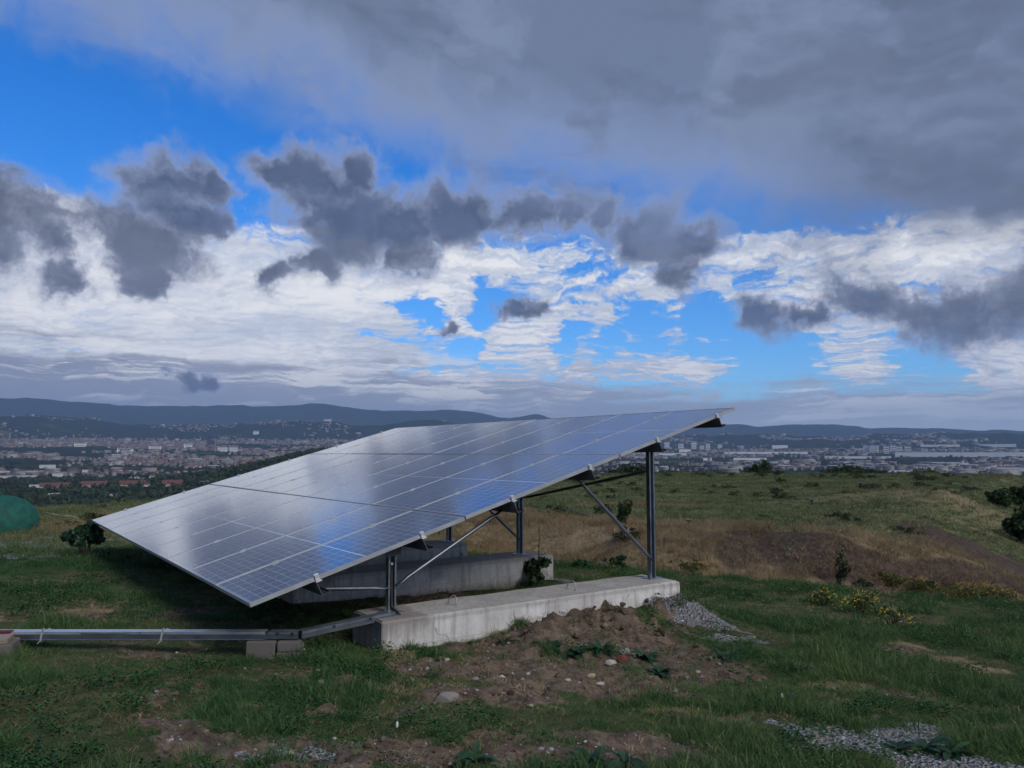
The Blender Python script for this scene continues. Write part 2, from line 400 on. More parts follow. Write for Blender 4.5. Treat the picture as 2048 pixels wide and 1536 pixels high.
class MB:
    def __init__(s): s.v = []; s.f = []
    def add(s, vs, fs, M=None):
        b = len(s.v)
        s.v += [tuple(M @ Vector(v)) if M is not None else tuple(v) for v in vs]
        s.f += [tuple(i+b for i in f) for f in fs]
    def box(s, c, d, M=None):
        x, y, z = [q/2 for q in d]; vs = [(c[0]+a*x, c[1]+b*y, c[2]+e*z) for a in (-1, 1) for b in (-1, 1) for e in (-1, 1)]
        s.add(vs, [(0, 1, 3, 2), (4, 6, 7, 5), (0, 4, 5, 1), (2, 3, 7, 6), (0, 2, 6, 4), (1, 5, 7, 3)], M)
    def prism(s, prof, y0, y1, M=None):
        """closed (x,z) profile pushed along y"""
        n = len(prof); vs = [(p[0], y0, p[1]) for p in prof]+[(p[0], y1, p[1]) for p in prof]
        s.add(vs, [tuple(range(n))]+[tuple(range(2*n-1, n-1, -1))]+[(i, i+n, (i+1) % n+n, (i+1) % n) for i in range(n)], M)
    def tube(s, pts, rad, n=8, caps=True, flat=None):
        pts = [Vector(p) for p in pts]; rad = rad if hasattr(rad, '__len__') else [rad]*len(pts)
        vs = []; up = None
        for i, p in enumerate(pts):
            t = (pts[min(i+1, len(pts)-1)]-pts[max(i-1, 0)]).normalized()
            if up is None: up = Vector((0, 0, 1)) if abs(t.z) < .9 else Vector((1, 0, 0))
            a = t.cross(up).normalized(); up = a.cross(t).normalized()
            fl = (flat[i] if flat else 1.0)
            for k in range(n):
                th = 2*math.pi*k/n
                vs.append(p+a*math.cos(th)*rad[i]*(2-fl)+up*math.sin(th)*rad[i]*fl)
        fs = [(i*n+k, i*n+(k+1) % n, (i+1)*n+(k+1) % n, (i+1)*n+k) for i in range(len(pts)-1) for k in range(n)]
        if caps: fs += [tuple(range(n-1, -1, -1)), tuple((len(pts)-1)*n+k for k in range(n))]
        s.add(vs, fs)
    def mesh(s, name, mat=None, smooth=False):
        me = bpy.data.meshes.new(name); me.from_pydata(s.v, [], s.f); me.update()
        if mat: me.materials.append(mat)
        if smooth: me.polygons.foreach_set('use_smooth', np.ones(len(me.polygons), bool))
        return me
    def build(s, name, mat, parent=None, smooth=False, bevel=0.0):
        me = s.mesh(name, mat, smooth)
        if bevel:
            import bmesh
            bm = bmesh.new(); bm.from_mesh(me)
            bmesh.ops.recalc_face_normals(bm, faces=bm.faces)
            bmesh.ops.bevel(bm, geom=bm.edges[:], offset=bevel, segments=2, profile=0.6, affect='EDGES', clamp_overlap=True)
            bm.to_mesh(me); bm.free()
        return link(bpy.data.objects.new(name, me), parent)
def obj(name, me, parent=None): return link(bpy.data.objects.new(name, me), parent)

# ================================================================== materials
MATS = {}
def new_mat(name):
    m = bpy.data.materials.new(name); m.use_nodes = True; nt = m.node_tree; X.nt = nt
    b = nt.nodes['Principled BSDF']; MATS[name] = m
    return m, b, nt
def setin(b, name, v):
    if isinstance(v, X): X.nt.links.new(v.s, b.inputs[name])
    else: b.inputs[name].default_value = v
def coords(kind='Object'):
    n = X.nt.nodes.new('ShaderNodeTexCoord'); return X(n.outputs[kind])
def attr(name, typ='GEOMETRY', out='Fac'):
    n = X.nt.nodes.new('ShaderNodeAttribute'); n.attribute_name = name; n.attribute_type = typ
    return X(n.outputs[out])
def objrand():
    n = X.nt.nodes.new('ShaderNodeObjectInfo'); return X(n.outputs['Random'])
def bump(b, h, strength=0.5, distance=0.01):
    n = X.nt.nodes.new('ShaderNodeBump'); n.inputs['Strength'].default_value = strength; n.inputs['Distance'].default_value = distance
    X.nt.links.new(h.s, n.inputs['Height']); X.nt.links.new(n.outputs[0], b.inputs['Normal'])
def voro(vec, scale, feature='F1', out=0, rnd=1.0):
    n = X.nt.nodes.new('ShaderNodeTexVoronoi'); n.feature = feature; n.inputs['Scale'].default_value = scale
    n.inputs['Randomness'].default_value = rnd
    if vec is not None: X.nt.links.new(vec.s, n.inputs['Vector'])
    return X(n.outputs[out])
def simple(name, col, rough=0.6, metal=0.0, var=0.25, scale=6.0, spec=0.5, bmp=0.0):
    m, b, nt = new_mat(name); p = coords(); n = noise(p, scale, 5, 0.6)
    k = lin(n, 0.25, 0.75, 1-var, 1+var)
    setin(b, 'Base Color', mixc(1.0, col, comb(k, k, k), 'MULTIPLY')); setin(b, 'Metallic', metal)
    setin(b, 'Roughness', lin(n, 0.3, 0.7, max(rough-.1, .02), min(rough+.1, 1))); setin(b, 'Specular IOR Level', spec)
    if bmp: bump(b, n, bmp, 0.01)
    return m

# ground of the plateau
m, b, nt = new_mat('plateau_ground')
p = coords(); zr = attr('soil'); zg = attr('gravel'); zd = attr('dry'); zs = attr('scree')
n1 = noise(p, 1.2, 6, 0.6); n2 = noise(p, 9.0, 5, 0.65); n3 = noise(p, 45.0, 4, 0.6); n4 = noise(p, 0.12, 4, 0.55)
thatch = mixc(sstep(n2, 0.35, 0.65), (0.026, 0.046, 0.017), (0.075, 0.095, 0.036))
thatch = mixc(sstep(n1, 0.42, 0.62)*0.6, thatch, (0.062, 0.058, 0.028))
py_ = sepxyz(p)[1]
fieldc = mixc(sstep(n2*0.5+n1*0.5, 0.42, 0.60), (0.070, 0.090, 0.036), (0.160, 0.160, 0.075))
fieldc = mixc(sstep(n4, 0.45, 0.6)*0.3, fieldc, (0.200, 0.170, 0.095))
col = mixc(sstep(py_+(n1-0.5)*5.0, 14.0, 19.0), thatch, fieldc)
soilc = mixc(sstep(n2, 0.30, 0.70), (0.062, 0.044, 0.033), (0.190, 0.142, 0.105))
soilc = mixc(sstep(n3, 0.58, 0.74)*0.7, soilc, (0.26, 0.23, 0.19))
straw = mixc(sstep(n2*0.6+n3*0.4, 0.36, 0.62), (0.130, 0.095, 0.056), (0.30, 0.23, 0.14))
vg = voro(p, 42.0, 'F1', 1); sv = sepxyz(vg)
pebb = mixc(sv[0], (0.16, 0.16, 0.165), (0.36, 0.36, 0.37))
pebb = mixc(sstep(n2, 0.5, 0.7)*0.4, pebb, (0.12, 0.11, 0.10))
col = mixc(sstep(zd+(n2-0.5)*0.5, 0.3, 0.7), col, straw)
col = mixc(sstep(zr+(n2-0.5)*0.7, 0.35, 0.65), col, soilc)
col = mixc(sstep(zs+(n2-0.5)*0.5, 0.35, 0.65), col, mixc(sstep(n2, .3, .7), (0.036, 0.025, 0.021), (0.110, 0.078, 0.060)))
col = mixc(sstep(zg+(n2-0.5)*0.7, 0.40, 0.62), col, pebb)
setin(b, 'Base Color', col); setin(b, 'Roughness', 0.95); setin(b, 'Specular IOR Level', 0.15)
bump(b, n2*0.5+n3*0.3+voro(p, 42.0)*zg*1.5, 0.9, 0.05)
M_GROUND = m
# valley, hills
m, b, nt = new_mat('valley_land')
p = coords(); n1 = noise(p, 0.0022, 6, 0.6); n2 = noise(p, 0.02, 5, 0.6)
vc = sepxyz(voro(vmath('MULTIPLY', p, (1.0, 0.55, 0.0)), 0.0045, 'F1', 1))
fld = ramp(vc[0], [(0.0, (0.030, 0.045, 0.016)), (0.3, (0.055, 0.070, 0.028)), (0.55, (0.085, 0.080, 0.040)), (0.75, (0.045, 0.038, 0.030)), (1.0, (0.040, 0.062, 0.022))], 'CONSTANT')
wood = mixc(sstep(n2, 0.4, 0.6), (0.012, 0.020, 0.010), (0.028, 0.040, 0.018))
col = mixc(sstep(n1+(n2-0.5)*0.25, 0.42, 0.50), fld, wood)
col = mixc(sstep(attr('hill')+(n1-0.5)*1.8+(n2-0.5)*0.3, 0.30, 0.55), col, wood)
setin(b, 'Base Color', col); setin(b, 'Roughness', 1.0); setin(b, 'Specular IOR Level', 0.0)
M_VALLEY = m

def leafmat(name, c0, c1, rough=0.55, tintattr=True, trans=0.25, tip=None):
    m, b, nt = new_mat(name)
    r_ = attr('tint', 'INSTANCER') if tintattr else objrand()
    p = coords(); n = noise(p, 12.0, 2)
    col = mixc(r_, c0, c1)
    k = lin(n, 0.3, 0.7, 0.72, 1.25)
    col = mixc(1.0, col, comb(k, k, k), 'MULTIPLY')
    if tip is not None: col = mixc(sstep(attr('tipf'), 0.45, 1.0)*0.6, col, tip)
    setin(b, 'Base Color', col); setin(b, 'Roughness', rough); setin(b, 'Specular IOR Level', 0.3)
    if trans:
        t = nt.nodes.new('ShaderNodeBsdfTranslucent'); X.nt.links.new(col.s, t.inputs[0])
        mxs = nt.nodes.new('ShaderNodeMixShader'); mxs.inputs[0].default_value = trans
        nt.links.new(b.outputs[0], mxs.inputs[1]); nt.links.new(t.outputs[0], mxs.inputs[2])
        nt.links.new(mxs.outputs[0], nt.nodes['Material Output'].inputs[0])
    return m
M_LAWN = leafmat('lawn_blades', (0.024, 0.100, 0.030), (0.115, 0.195, 0.055), tip=(0.18, 0.195, 0.08))
M_DRY = leafmat('dry_blades', (0.210, 0.150, 0.080), (0.440, 0.340, 0.200), 0.7, trans=0.2)
M_FIELD = leafmat('field_blades', (0.070, 0.105, 0.038), (0.200, 0.195, 0.095), 0.7, trans=0.2)
M_WEED = leafmat('weed_leaves', (0.013, 0.046, 0.022), (0.030, 0.078, 0.034), 0.45, False, 0.2)
M_BUSH = leafmat('bush_leaves', (0.016, 0.038, 0.013), (0.036, 0.066, 0.022), 0.55, False, 0.2)
M_SHRUB = leafmat('field_shrub_leaves', (0.030, 0.040, 0.018), (0.050, 0.056, 0.026), 0.7, False, 0.15)
M_BROOM = leafmat('broom_leaves', (0.055, 0.075, 0.020), (0.085, 0.100, 0.028), 0.6, False, 0.2)
M_FTREE = leafmat('far_tree_leaves', (0.016, 0.030, 0.012), (0.030, 0.048, 0.018), 0.8, False, 0.0)
M_YEL = simple('yellow_petals', (0.40, 0.30, 0.018), 0.6, var=0.3)
M_WHITEF = simple('white_petals', (0.6, 0.6, 0.52), 0.6, var=0.1)
M_BARK = simple('bark', (0.075, 0.055, 0.040), 0.9, var=0.4, scale=20, bmp=0.5)
M_PLASTIC_G = simple('teal_plastic', (0.012, 0.085, 0.068), 0.75, var=0.45, scale=5.5, spec=.25, bmp=.3)
M_BLACK = simple('black_plastic', (0.012, 0.012, 0.013), 0.55)
M_PALEHOSE = simple('pale_hose', (0.33, 0.29, 0.20), 0.7)
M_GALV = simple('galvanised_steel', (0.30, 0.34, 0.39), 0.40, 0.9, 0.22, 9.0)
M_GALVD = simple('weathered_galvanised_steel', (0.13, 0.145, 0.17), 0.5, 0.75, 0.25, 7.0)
M_STRUT = simple('dull_tube_steel', (0.20, 0.225, 0.26), 0.45, 0.85, 0.25, 8.0)
M_ALU = simple('anodised_aluminium', (0.46, 0.47, 0.48), 0.45, 0.6, 0.06, 4.0)
M_CLAMP = simple('bright_aluminium', (0.62, 0.63, 0.64), 0.35, 0.6, 0.05, 8.0)
M_TRAY = simple('tray_steel', (0.66, 0.68, 0.70), 0.34, 0.85, 0.20, 5.0)
M_BOARD = simple('grey_board', (0.24, 0.19, 0.15), 0.85, var=0.35, scale=9, bmp=0.4)
M_RED = simple('dark_red_paint', (0.085, 0.014, 0.018), 0.7)
M_REBAR = simple('dull_rebar', (0.34, 0.35, 0.36), 0.5, 0.5, 0.3, 30)
M_CABLE = simple('black_cable', (0.010, 0.010, 0.011), 0.5)

def grid(v, off, pitch, half):      # 1 on the line
    f = X.m('FRACT', (v-off)/pitch); dd = mn(f, 1.0-f)*pitch
    return 1.0-sstep(dd, half*0.7, half*1.3)
# concrete with form marks, damp edges, pores and shade coloured onto the left end
m, b, nt = new_mat('cast_concrete')
p = coords(); px_, py_, pz_ = sepxyz(p)
n1 = noise(p, 1.6, 6, 0.6); n2 = noise(p, 14.0, 5, 0.65); n3 = noise(vmath('MULTIPLY', p, (7.0, 7.0, 0.55)), 2.4, 5, 0.6)
col = mixc(sstep(n1, 0.35, 0.65), (0.44, 0.425, 0.41), (0.66, 0.645, 0.63))
col = mixc(sstep(n3, 0.48, 0.64)*0.55, col, (0.25, 0.235, 0.22))
brd = grid(pz_+(n1-0.5)*0.012, -0.24, 0.20, 0.004)
col = mixc(brd*0.30, col, (0.22, 0.21, 0.20))
col = mixc(sstep(n2, 0.58, 0.72)*0.45, col, (0.22, 0.21, 0.20))
nbig = noise(p, 0.7, 5, 0.65)
col = mixc(sstep(nbig, 0.52, 0.66)*0.45, col, (0.27, 0.25, 0.235))
crk = voro(vmath('ADD', p, vmath('MULTIPLY', noise(p, 3.0, 4, .6, colour=True), (.35, .35, .35))), 0.9, 'DISTANCE_TO_EDGE')
col = mixc((1.0-sstep(crk, 0.002, 0.008))*0.55, col, (0.14, 0.13, 0.12))
pore = voro(p, 55.0)
col = mixc((1.0-sstep(pore, 0.10, 0.16))*sstep(n1, .5, .6)*0.7, col, (0.13, 0.125, 0.12))
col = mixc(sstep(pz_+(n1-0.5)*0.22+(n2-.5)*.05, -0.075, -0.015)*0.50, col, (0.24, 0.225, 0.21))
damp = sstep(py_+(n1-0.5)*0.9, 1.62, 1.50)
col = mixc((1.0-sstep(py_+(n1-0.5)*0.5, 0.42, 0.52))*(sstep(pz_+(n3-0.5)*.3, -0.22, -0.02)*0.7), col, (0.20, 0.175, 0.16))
col = mixc((1.0-sstep(py_+(n2-0.5)*0.03, 0.0, 0.03))*0.75, col, (0.085, 0.078, 0.070))  # near-black low end face: its deep shade is put into the colour
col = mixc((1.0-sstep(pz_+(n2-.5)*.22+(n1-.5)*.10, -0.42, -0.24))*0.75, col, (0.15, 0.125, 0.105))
setin(b, 'Base Color', col); setin(b, 'Roughness', 0.92); setin(b, 'Specular IOR Level', 0.25)
bump(b, n2*0.7+n1*0.5, 0.35, 0.02)
M_CONC = m

# laminated cells behind matt glass: object x across (0..1.034), y up the slope (0..2.088)
PW_, PL_ = 1.042, 2.090
m, b, nt = new_mat('solar_cells')
p = coords(); px_, py_, pz_ = sepxyz(p)
cw, ch = (PW_-0.05)/6, (PL_-0.062)/24
ymid = X.m('ABSOLUTE', py_-PL_/2)
lx = grid(px_, 0.025, cw, 0.0030); ly = grid(ymid, 0.006, ch, 0.0022)
edge = 1.0-sstep(mn(mn(px_, PW_-px_), mn(py_, PL_-py_)), 0.018, 0.022)
midl = 1.0-sstep(ymid, 0.006, 0.0075)
bus = grid(px_, 0.025, cw/9, 0.0007)*0.10
line = mx(mx(lx*0.80, ly*0.65), mx(bus, mx(edge*0.35, midl)))
rnd = objrand(); nz = noise(p, 2.2, 5, 0.6); nzf = noise(vmath('MULTIPLY', p, (9.0, 0.8, 1.0)), 3.0, 4, 0.6)
kk = rnd*0.5+0.75
cell = mixc(1.0, (0.016, 0.021, 0.042), comb(kk, kk, kk), 'MULTIPLY')
col = mixc(line, cell, (0.60, 0.66, 0.76))
dust = sstep(nzf*0.6+nz*0.4, 0.42, 0.70)
col = mixc(dust*0.12+0.05, col, (0.46, 0.45, 0.45))
setin(b, 'Base Color', col); setin(b, 'Roughness', lin(dust, 0, 1, 0.09, 0.15)); setin(b, 'IOR', 1.6)
setin(b, 'Coat Weight', 0.9); setin(b, 'Coat Roughness', 0.12); setin(b, 'Coat IOR', 1.5)
setin(b, 'Specular IOR Level', 0.5)
bump(b, noise(p, 3.5, 2)*1.0, 0.02, 0.003)
M_PANE = m

# town colours come from the mesh
m, b, nt = new_mat('town_walls')
ca = X.nt.nodes.new('ShaderNodeAttribute'); ca.attribute_name = 'col'; cc = X(ca.outputs['Color'])
p = coords(); n = noise(p, 0.08, 4); k = lin(n, .3, .7, .85, 1.15)
setin(b, 'Base Color', mixc(1.0, cc, comb(k, k, k), 'MULTIPLY')); setin(b, 'Roughness', 0.9); setin(b, 'Specular IOR Level', 0.1)
M_TOWN = m
M_WALLW = simple('pale_render', (0.46, 0.45, 0.44), 0.9, var=0.08, scale=0.05)
M_TOWER = simple('white_tower_render', (0.74, 0.73, 0.71), 0.9, var=0.05, scale=0.05)
M_WALLC = simple('cream_render', (0.34, 0.30, 0.25), 0.9, var=0.1, scale=0.05)
M_ROOFR = simple('terracotta_roof', (0.125, 0.048, 0.038), 0.9, var=0.25, scale=0.2)
M_ROOFG = simple('pale_sheet_roof', (0.36, 0.38, 0.41), 0.7, var=0.1, scale=0.03)
M_ROOFD = simple('dark_roof', (0.07, 0.07, 0.075), 0.8)
M_LAVA = simple('black_lava_stone', (0.022, 0.022, 0.025), 0.9)
M_ROAD = simple('road_surface', (0.24, 0.24, 0.24), 0.9, scale=0.05)
M_GLASSD = simple('dark_window', (0.05, 0.06, 0.075), 0.3)
M_STONE = simple('stone', (0.23, 0.215, 0.19), 0.9, var=0.35, scale=14, bmp=0.5)
M_STONEW = simple('pale_limestone', (0.40, 0.37, 0.31), 0.9, var=0.2, scale=14, bmp=0.4)
M_STONEO = simple('ochre_stone', (0.42, 0.33, 0.19), 0.9, var=0.25, scale=14, bmp=0.4)
M_BRICK = simple('red_brick', (0.14, 0.040, 0.030), 0.9, var=0.3, scale=16, bmp=0.4)
m, b, nt = new_mat('gravel_stones')
col = mixc(attr('tint', 'INSTANCER'), (0.085, 0.078, 0.072), (0.50, 0.49, 0.48))
setin(b, 'Base Color', col); setin(b, 'Roughness', 0.9); setin(b, 'Specular IOR Level', 0.2)
M_GRAVEL = m

# ================================================================== the land
def polar_sheet(radii, azs):
    rr, aa = np.meshgrid(radii, azs, indexing='ij')
    x = rr*np.sin(aa); y = rr*np.cos(aa); z = g(x, y)
    nr, na = rr.shape
    i = np.arange(nr-1)[:, None]; j = np.arange(na)[None, :]; j2 = (j+1) % na
    F = np.stack([i*na+j, i*na+j2, (i+1)*na+j2, (i+1)*na+j], -1).reshape(-1, 4)[:, ::-1]
    return np.stack([x, y, z], -1).reshape(-1, 3), F, rr.ravel(), aa.ravel()
azs = np.radians(np.concatenate([np.arange(-46, 46, 0.35), np.arange(46, 314, 2.0)]))
near_r = np.concatenate([[0.02], np.geomspace(0.8, 160, 430)])
V, F, rr, aa = polar_sheet(near_r, azs)
x, y = V[:, 0], V[:, 1]
me = np_mesh('ground', V, F, M_GROUND, True, dict(soil=zone_soil(x, y), gravel=zone_grav(x, y), dry=zone_dry(x, y), scree=zone_scree(x, y)))
tag(obj('ground', me), kind='structure')
far_r = np.geomspace(160, 20000, 300)
V, F, rr, aa = polar_sheet(far_r, azs)
hx, hy = V[:, 0]-math.sin(R(-12.5))*1500, V[:, 1]-math.cos(R(-12.5))*1500
hill = np.clip(sm(rr, 6300, 7600)*0.8+np.exp(-((hx/330)**2+(hy/360)**2)), 0, 1)
tag(obj('valley', np_mesh('valley', V, F, M_VALLEY, True, dict(hill=hill))), kind='structure')

# ================================================================== the solar table
UPS = Vector((SH[0]*math.cos(TILT), SH[1]*math.cos(TILT), math.sin(TILT)))
ROW = Vector((RW[0], RW[1], 0)); NRM = ROW.cross(UPS); NRM = NRM if NRM.z > 0 else -NRM
CORV = Vector(COR)
def on_table(u, v, w=0.0): return CORV+ROW*u+UPS*v+NRM*w
PITCH_U, PITCH_V = 1.05, 2.1063
# table frame: local x = along the row reversed so that (x, up-slope, normal) is right handed
def basis(xa, ya, za, o):
    return Matrix(((xa.x, ya.x, za.x, o.x), (xa.y, ya.y, za.y, o.y), (xa.z, ya.z, za.z, o.z), (0, 0, 0, 1)))
base_loc = Vector((COR[0]+SH[0]*3+RW[0]*4.7, COR[1]+SH[1]*3+RW[1]*4.7, -1.48))
table = empty('solar_array', base_loc)
tag(table, 'large tilted array of blue solar panels on galvanised steel posts above concrete beams', 'solar array')
BINV = Matrix.Translation(-base_loc)
def tpart(o, M=None):
    """parent to the array, keeping the world placement M"""
    o.parent = table; o.matrix_parent_inverse = BINV
    if M is not None: o.matrix_basis = M
    return o
# panel frame mesh and pane mesh, local x across 0..PW_, y up the slope 0..PL_
fb = MB(); H_, T_, LIP = 0.035, 0.002, 0.0075
for (x0, x1, y0, y1) in ((0, PW_, 0, LIP), (0, PW_, PL_-LIP, PL_), (0, LIP, LIP, PL_-LIP), (PW_-LIP, PW_, LIP, PL_-LIP)):
    fb.box(((x0+x1)/2, (y0+y1)/2, -H_/2), (x1-x0, y1-y0, H_))
frame_me = fb.mesh('panel_frame', M_ALU)
pb = MB(); pb.box((PW_/2, PL_/2, -0.006), (PW_-2*LIP, PL_-2*LIP, 0.006)); pane_me = pb.mesh('glass_pane', M_PANE)
for cu in range(9):
    for rv in range(3):
        sag = 0.0025*math.sin(cu*.7+rv*2.3)+random.uniform(-0.0008, 0.0008)
        o = on_table(cu*PITCH_U+PW_+0.004, rv*PITCH_V+0.009, sag)
        M = basis(-ROW, UPS, NRM, o) @ Euler((random.uniform(-.0015, .0015), random.uniform(-.0012, .0012), 0)).to_matrix().to_4x4()
        pn = obj('solar_panel', frame_me); tpart(pn, M)
        gp = obj('glass_pane', pane_me, pn)
# purlins, with an angled lip at each end, clamps on the joints
PV = [0.58, 1.62, 2.68, 3.75, 4.83, 5.93]
PROF = [(-0.03, 0), (0.03, 0), (0.03, -0.004), (-0.022, -0.004), (-0.006, -0.115), (0.055, -0.115), (0.055, -0.10), (0.061, -0.10), (0.061, -0.121), (-0.012, -0.121)]
for v in PV:
    mb = MB(); mb.prism(PROF, -0.055, 9.50)
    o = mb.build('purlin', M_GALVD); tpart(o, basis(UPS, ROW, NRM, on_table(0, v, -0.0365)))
    for k in range(10):
        c = MB()
        if k in (0, 9):
            s = -1 if k == 0 else 1
            c.box((0, s*0.010, -0.010), (0.036, 0.014, 0.046)); c.box((0, -s*0.006, 0.0145), (0.036, 0.024, 0.004))
            c.box((0, s*0.030, -0.040), (0.050, 0.035, 0.004)); uu = 0.0 if k == 0 else 9*PITCH_U
        else:
            c.box((0, 0, 0.002), (0.060, 0.022, 0.004)); c.tube([(0, 0, 0.003), (0, 0, 0.008)], 0.005, 6); uu = k*PITCH_U
        o = c.build('clamp', M_CLAMP); tpart(o, basis(UPS, ROW, NRM, on_table(uu, v, 0.004)))
# frames: two channel posts, struts to the purlins, one frame over each beam
FU = [0.30, 2.97, 5.00, 7.45]; TF, TR = 1.40, 4.82
BEAM_TOP = -1.475
SHV = Vector((SH[0], SH[1], 0)); UP = Vector((0, 0, 1))
def ground_pt(t, u, z): return Vector((COR[0]+SH[0]*t+RW[0]*u, COR[1]+SH[1]*t+RW[1]*u, z))
CH = [(q[0]*.78, q[1]*.82) for q in [(-0.052, 0.035), (-0.052, -0.035), (-0.030, -0.035), (-0.030, -0.031), (-0.048, -0.031), (-0.048, 0.031), (0.048, 0.031), (0.048, -0.031), (0.030, -0.031), (0.030, -0.035), (0.052, -0.035), (0.052, 0.035)]]
def under(t, u, depth):                      # a point 'depth' under the table above ground position t
    v = t/math.cos(TILT); return on_table(u, v, -depth)
for fu in FU:
    for tt in (TF, TR):
        top = under(tt, fu, 0.150)
        zt = top.z; p0 = ground_pt(tt, fu, BEAM_TOP+0.012)
        mb = MB(); mb.prism(CH, 0, zt-p0.z)
        # profile x along the slope, profile z along the row (opening toward the near side), y up
        o = mb.build('post', M_GALV); tpart(o, basis(SHV, UP, ROW, p0))
        mb = MB(); mb.box((0, 0, 0.006), (0.20, 0.15, 0.012))
        for sx in (-1, 1):
            mb.tube([(sx*0.08, 0.055*sx, 0.01), (sx*0.08, 0.055*sx, 0.075)], 0.008, 6); mb.tube([(sx*0.08, 0.055*sx, 0.012), (sx*0.08, 0.055*sx, 0.028)], 0.016, 6)
        o = mb.build('base_plate', M_GALV); tpart(o, basis(SHV, ROW, UP, ground_pt(tt, fu, BEAM_TOP-0.001)))
        mb = MB(); mb.box((0, 0, 0), (0.16, 0.006, 0.10)); o = mb.build('bracket', M_GALVD)
        tpart(o, basis(SHV, ROW, UP, ground_pt(tt, fu-0.040, zt+0.02)))
    def strut(a, c, name='strut', rad=0.019):
        a, c = Vector(a), Vector(c); dv = c-a; L = dv.length; dn = dv/L
        mb = MB(); pts = [a, a+dn*0.07, a+dn*0.15, c-dn*0.15, c-dn*0.07, c]
        mb.tube(pts, [rad*.95, rad*.95, rad, rad, rad*.95, rad*.95], 10, flat=[.35, .35, 1, 1, .35, .35])
        o = mb.build(name, M_STRUT, smooth=True); tpart(o)
    fo = -0.045
    strut(ground_pt(TR-0.03, fu+fo, -1.26), under(3.60, fu+fo, 0.155))
    strut(ground_pt(TF+0.03, fu+fo, -1.22), under(2.58, fu+fo, 0.155))
    strut(ground_pt(TF-0.03, fu+fo, -1.24), under(0.57, fu+fo, 0.155))
for a, c in ((0, 1), (1, 2), (2, 3)):
    s0 = ground_pt(TR+0.06, FU[a]+0.02, -0.20); s1 = ground_pt(TR+0.02, FU[c]-0.02, -0.66)
    mb = MB(); dn = (s1-s0).normalized()
    mb.tube([s0, s0+dn*.07, s0+dn*.15, s1-dn*.15, s1-dn*.07, s1], [.019]*6, 10, flat=[.35, .35, 1, 1, .35, .35])
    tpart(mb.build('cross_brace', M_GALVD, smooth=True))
# pale cable gland on the near post
mb = MB(); mb.tube([(0, 0, 0), (0, -0.012, 0)], 0.013, 10); o = mb.build('cable_gland', M_CLAMP); tpart(o, basis(SHV, ROW, UP, ground_pt(TF-0.015, FU[0]-0.036, -1.02)))

# ================================================================== concrete beams
ORD = ['nearest concrete foundation beam with pale front face and soil heaped against it', 'second concrete foundation beam from the front, with a tall weed at its end',
       'third concrete foundation beam, mostly hidden behind the two nearer ones', 'farthest concrete foundation beam under the back of the array']
for k, fu in enumerate(FU):
    t0, t1 = ((1.16, 4.96), (1.30, 5.20), (1.20, 4.99), (1.10, 5.10))[k]
    o0 = ground_pt(t0, fu, BEAM_TOP); L = t1-t0
    mb = MB(); nseg = 24; w = 0.31; hgt = 0.72; rnd = random.Random(k)
    # lofted section with slightly uneven arrises
    rings = []
    for i in range(nseg+1):
        yy = L*i/nseg; j = lambda a: rnd.uniform(-a, a)
        c = 0.016
        rings.append([(-w+j(.004), yy, -hgt), (-w+j(.004), yy, -c+j(.004)), (-w+c+j(.004), yy, j(.003)), (-0.1, yy, j(.004)), (0.1, yy, j(.004)), (w-c+j(.004), yy, j(.003)), (w+j(.004), yy, -c+j(.004)), (w+j(.004), yy, -hgt)])
    for end in (0, nseg):                       # chipped ends
        s = 1 if end == 0 else -1
        rings[end] = [(q[0]*0.992, q[1]+s*0.0, q[2]-(0.012 if -0.03 < q[2] else 0)) for q in rings[end]]
    vs = [q for r_ in rings for q in r_]; n = 8
    fs = [(i*n+a, i*n+(a+1) % n, (i+1)*n+(a+1) % n, (i+1)*n+a) for i in range(nseg) for a in range(n)]
    fs += [tuple(range(n-1, -1, -1)), tuple(nseg*n+a for a in range(n))]
    mb.add(vs, fs)
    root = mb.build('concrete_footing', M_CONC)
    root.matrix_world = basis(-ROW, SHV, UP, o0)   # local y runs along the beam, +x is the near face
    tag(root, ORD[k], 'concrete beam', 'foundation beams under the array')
    # raised pads under the posts (second pour), form joints and lifting loops
    for (a, bb) in ((0.02, 0.62), (L-0.78, L-0.03)):
        pm = MB(); pm.box((0, (a+bb)/2, -0.004), (2*w-0.06, bb-a, 0.010)); pm.build('screed_pad', M_CONC, root)
    for yy in (L-0.26, 1.95):
        jm = MB(); jm.box((w+0.0015, yy, -0.30), (0.005, 0.007, 0.56)); jm.build('form_joint', M_CONC, root)
    for yy in (0.88, L-1.42):
        lm = MB(); aa_ = rnd.uniform(-.3, .3); pts = []
        for q in range(13):
            th = math.pi*q/12; pts.append((0.04+0.058*math.cos(th)*math.cos(aa_), yy+0.058*math.cos(th)*math.sin(aa_)+0.02*math.sin(th), -0.02+0.115*math.sin(th)**0.7))
        lm.tube(pts, 0.0075, 6); lm.build('lifting_loop', M_REBAR, root, True)

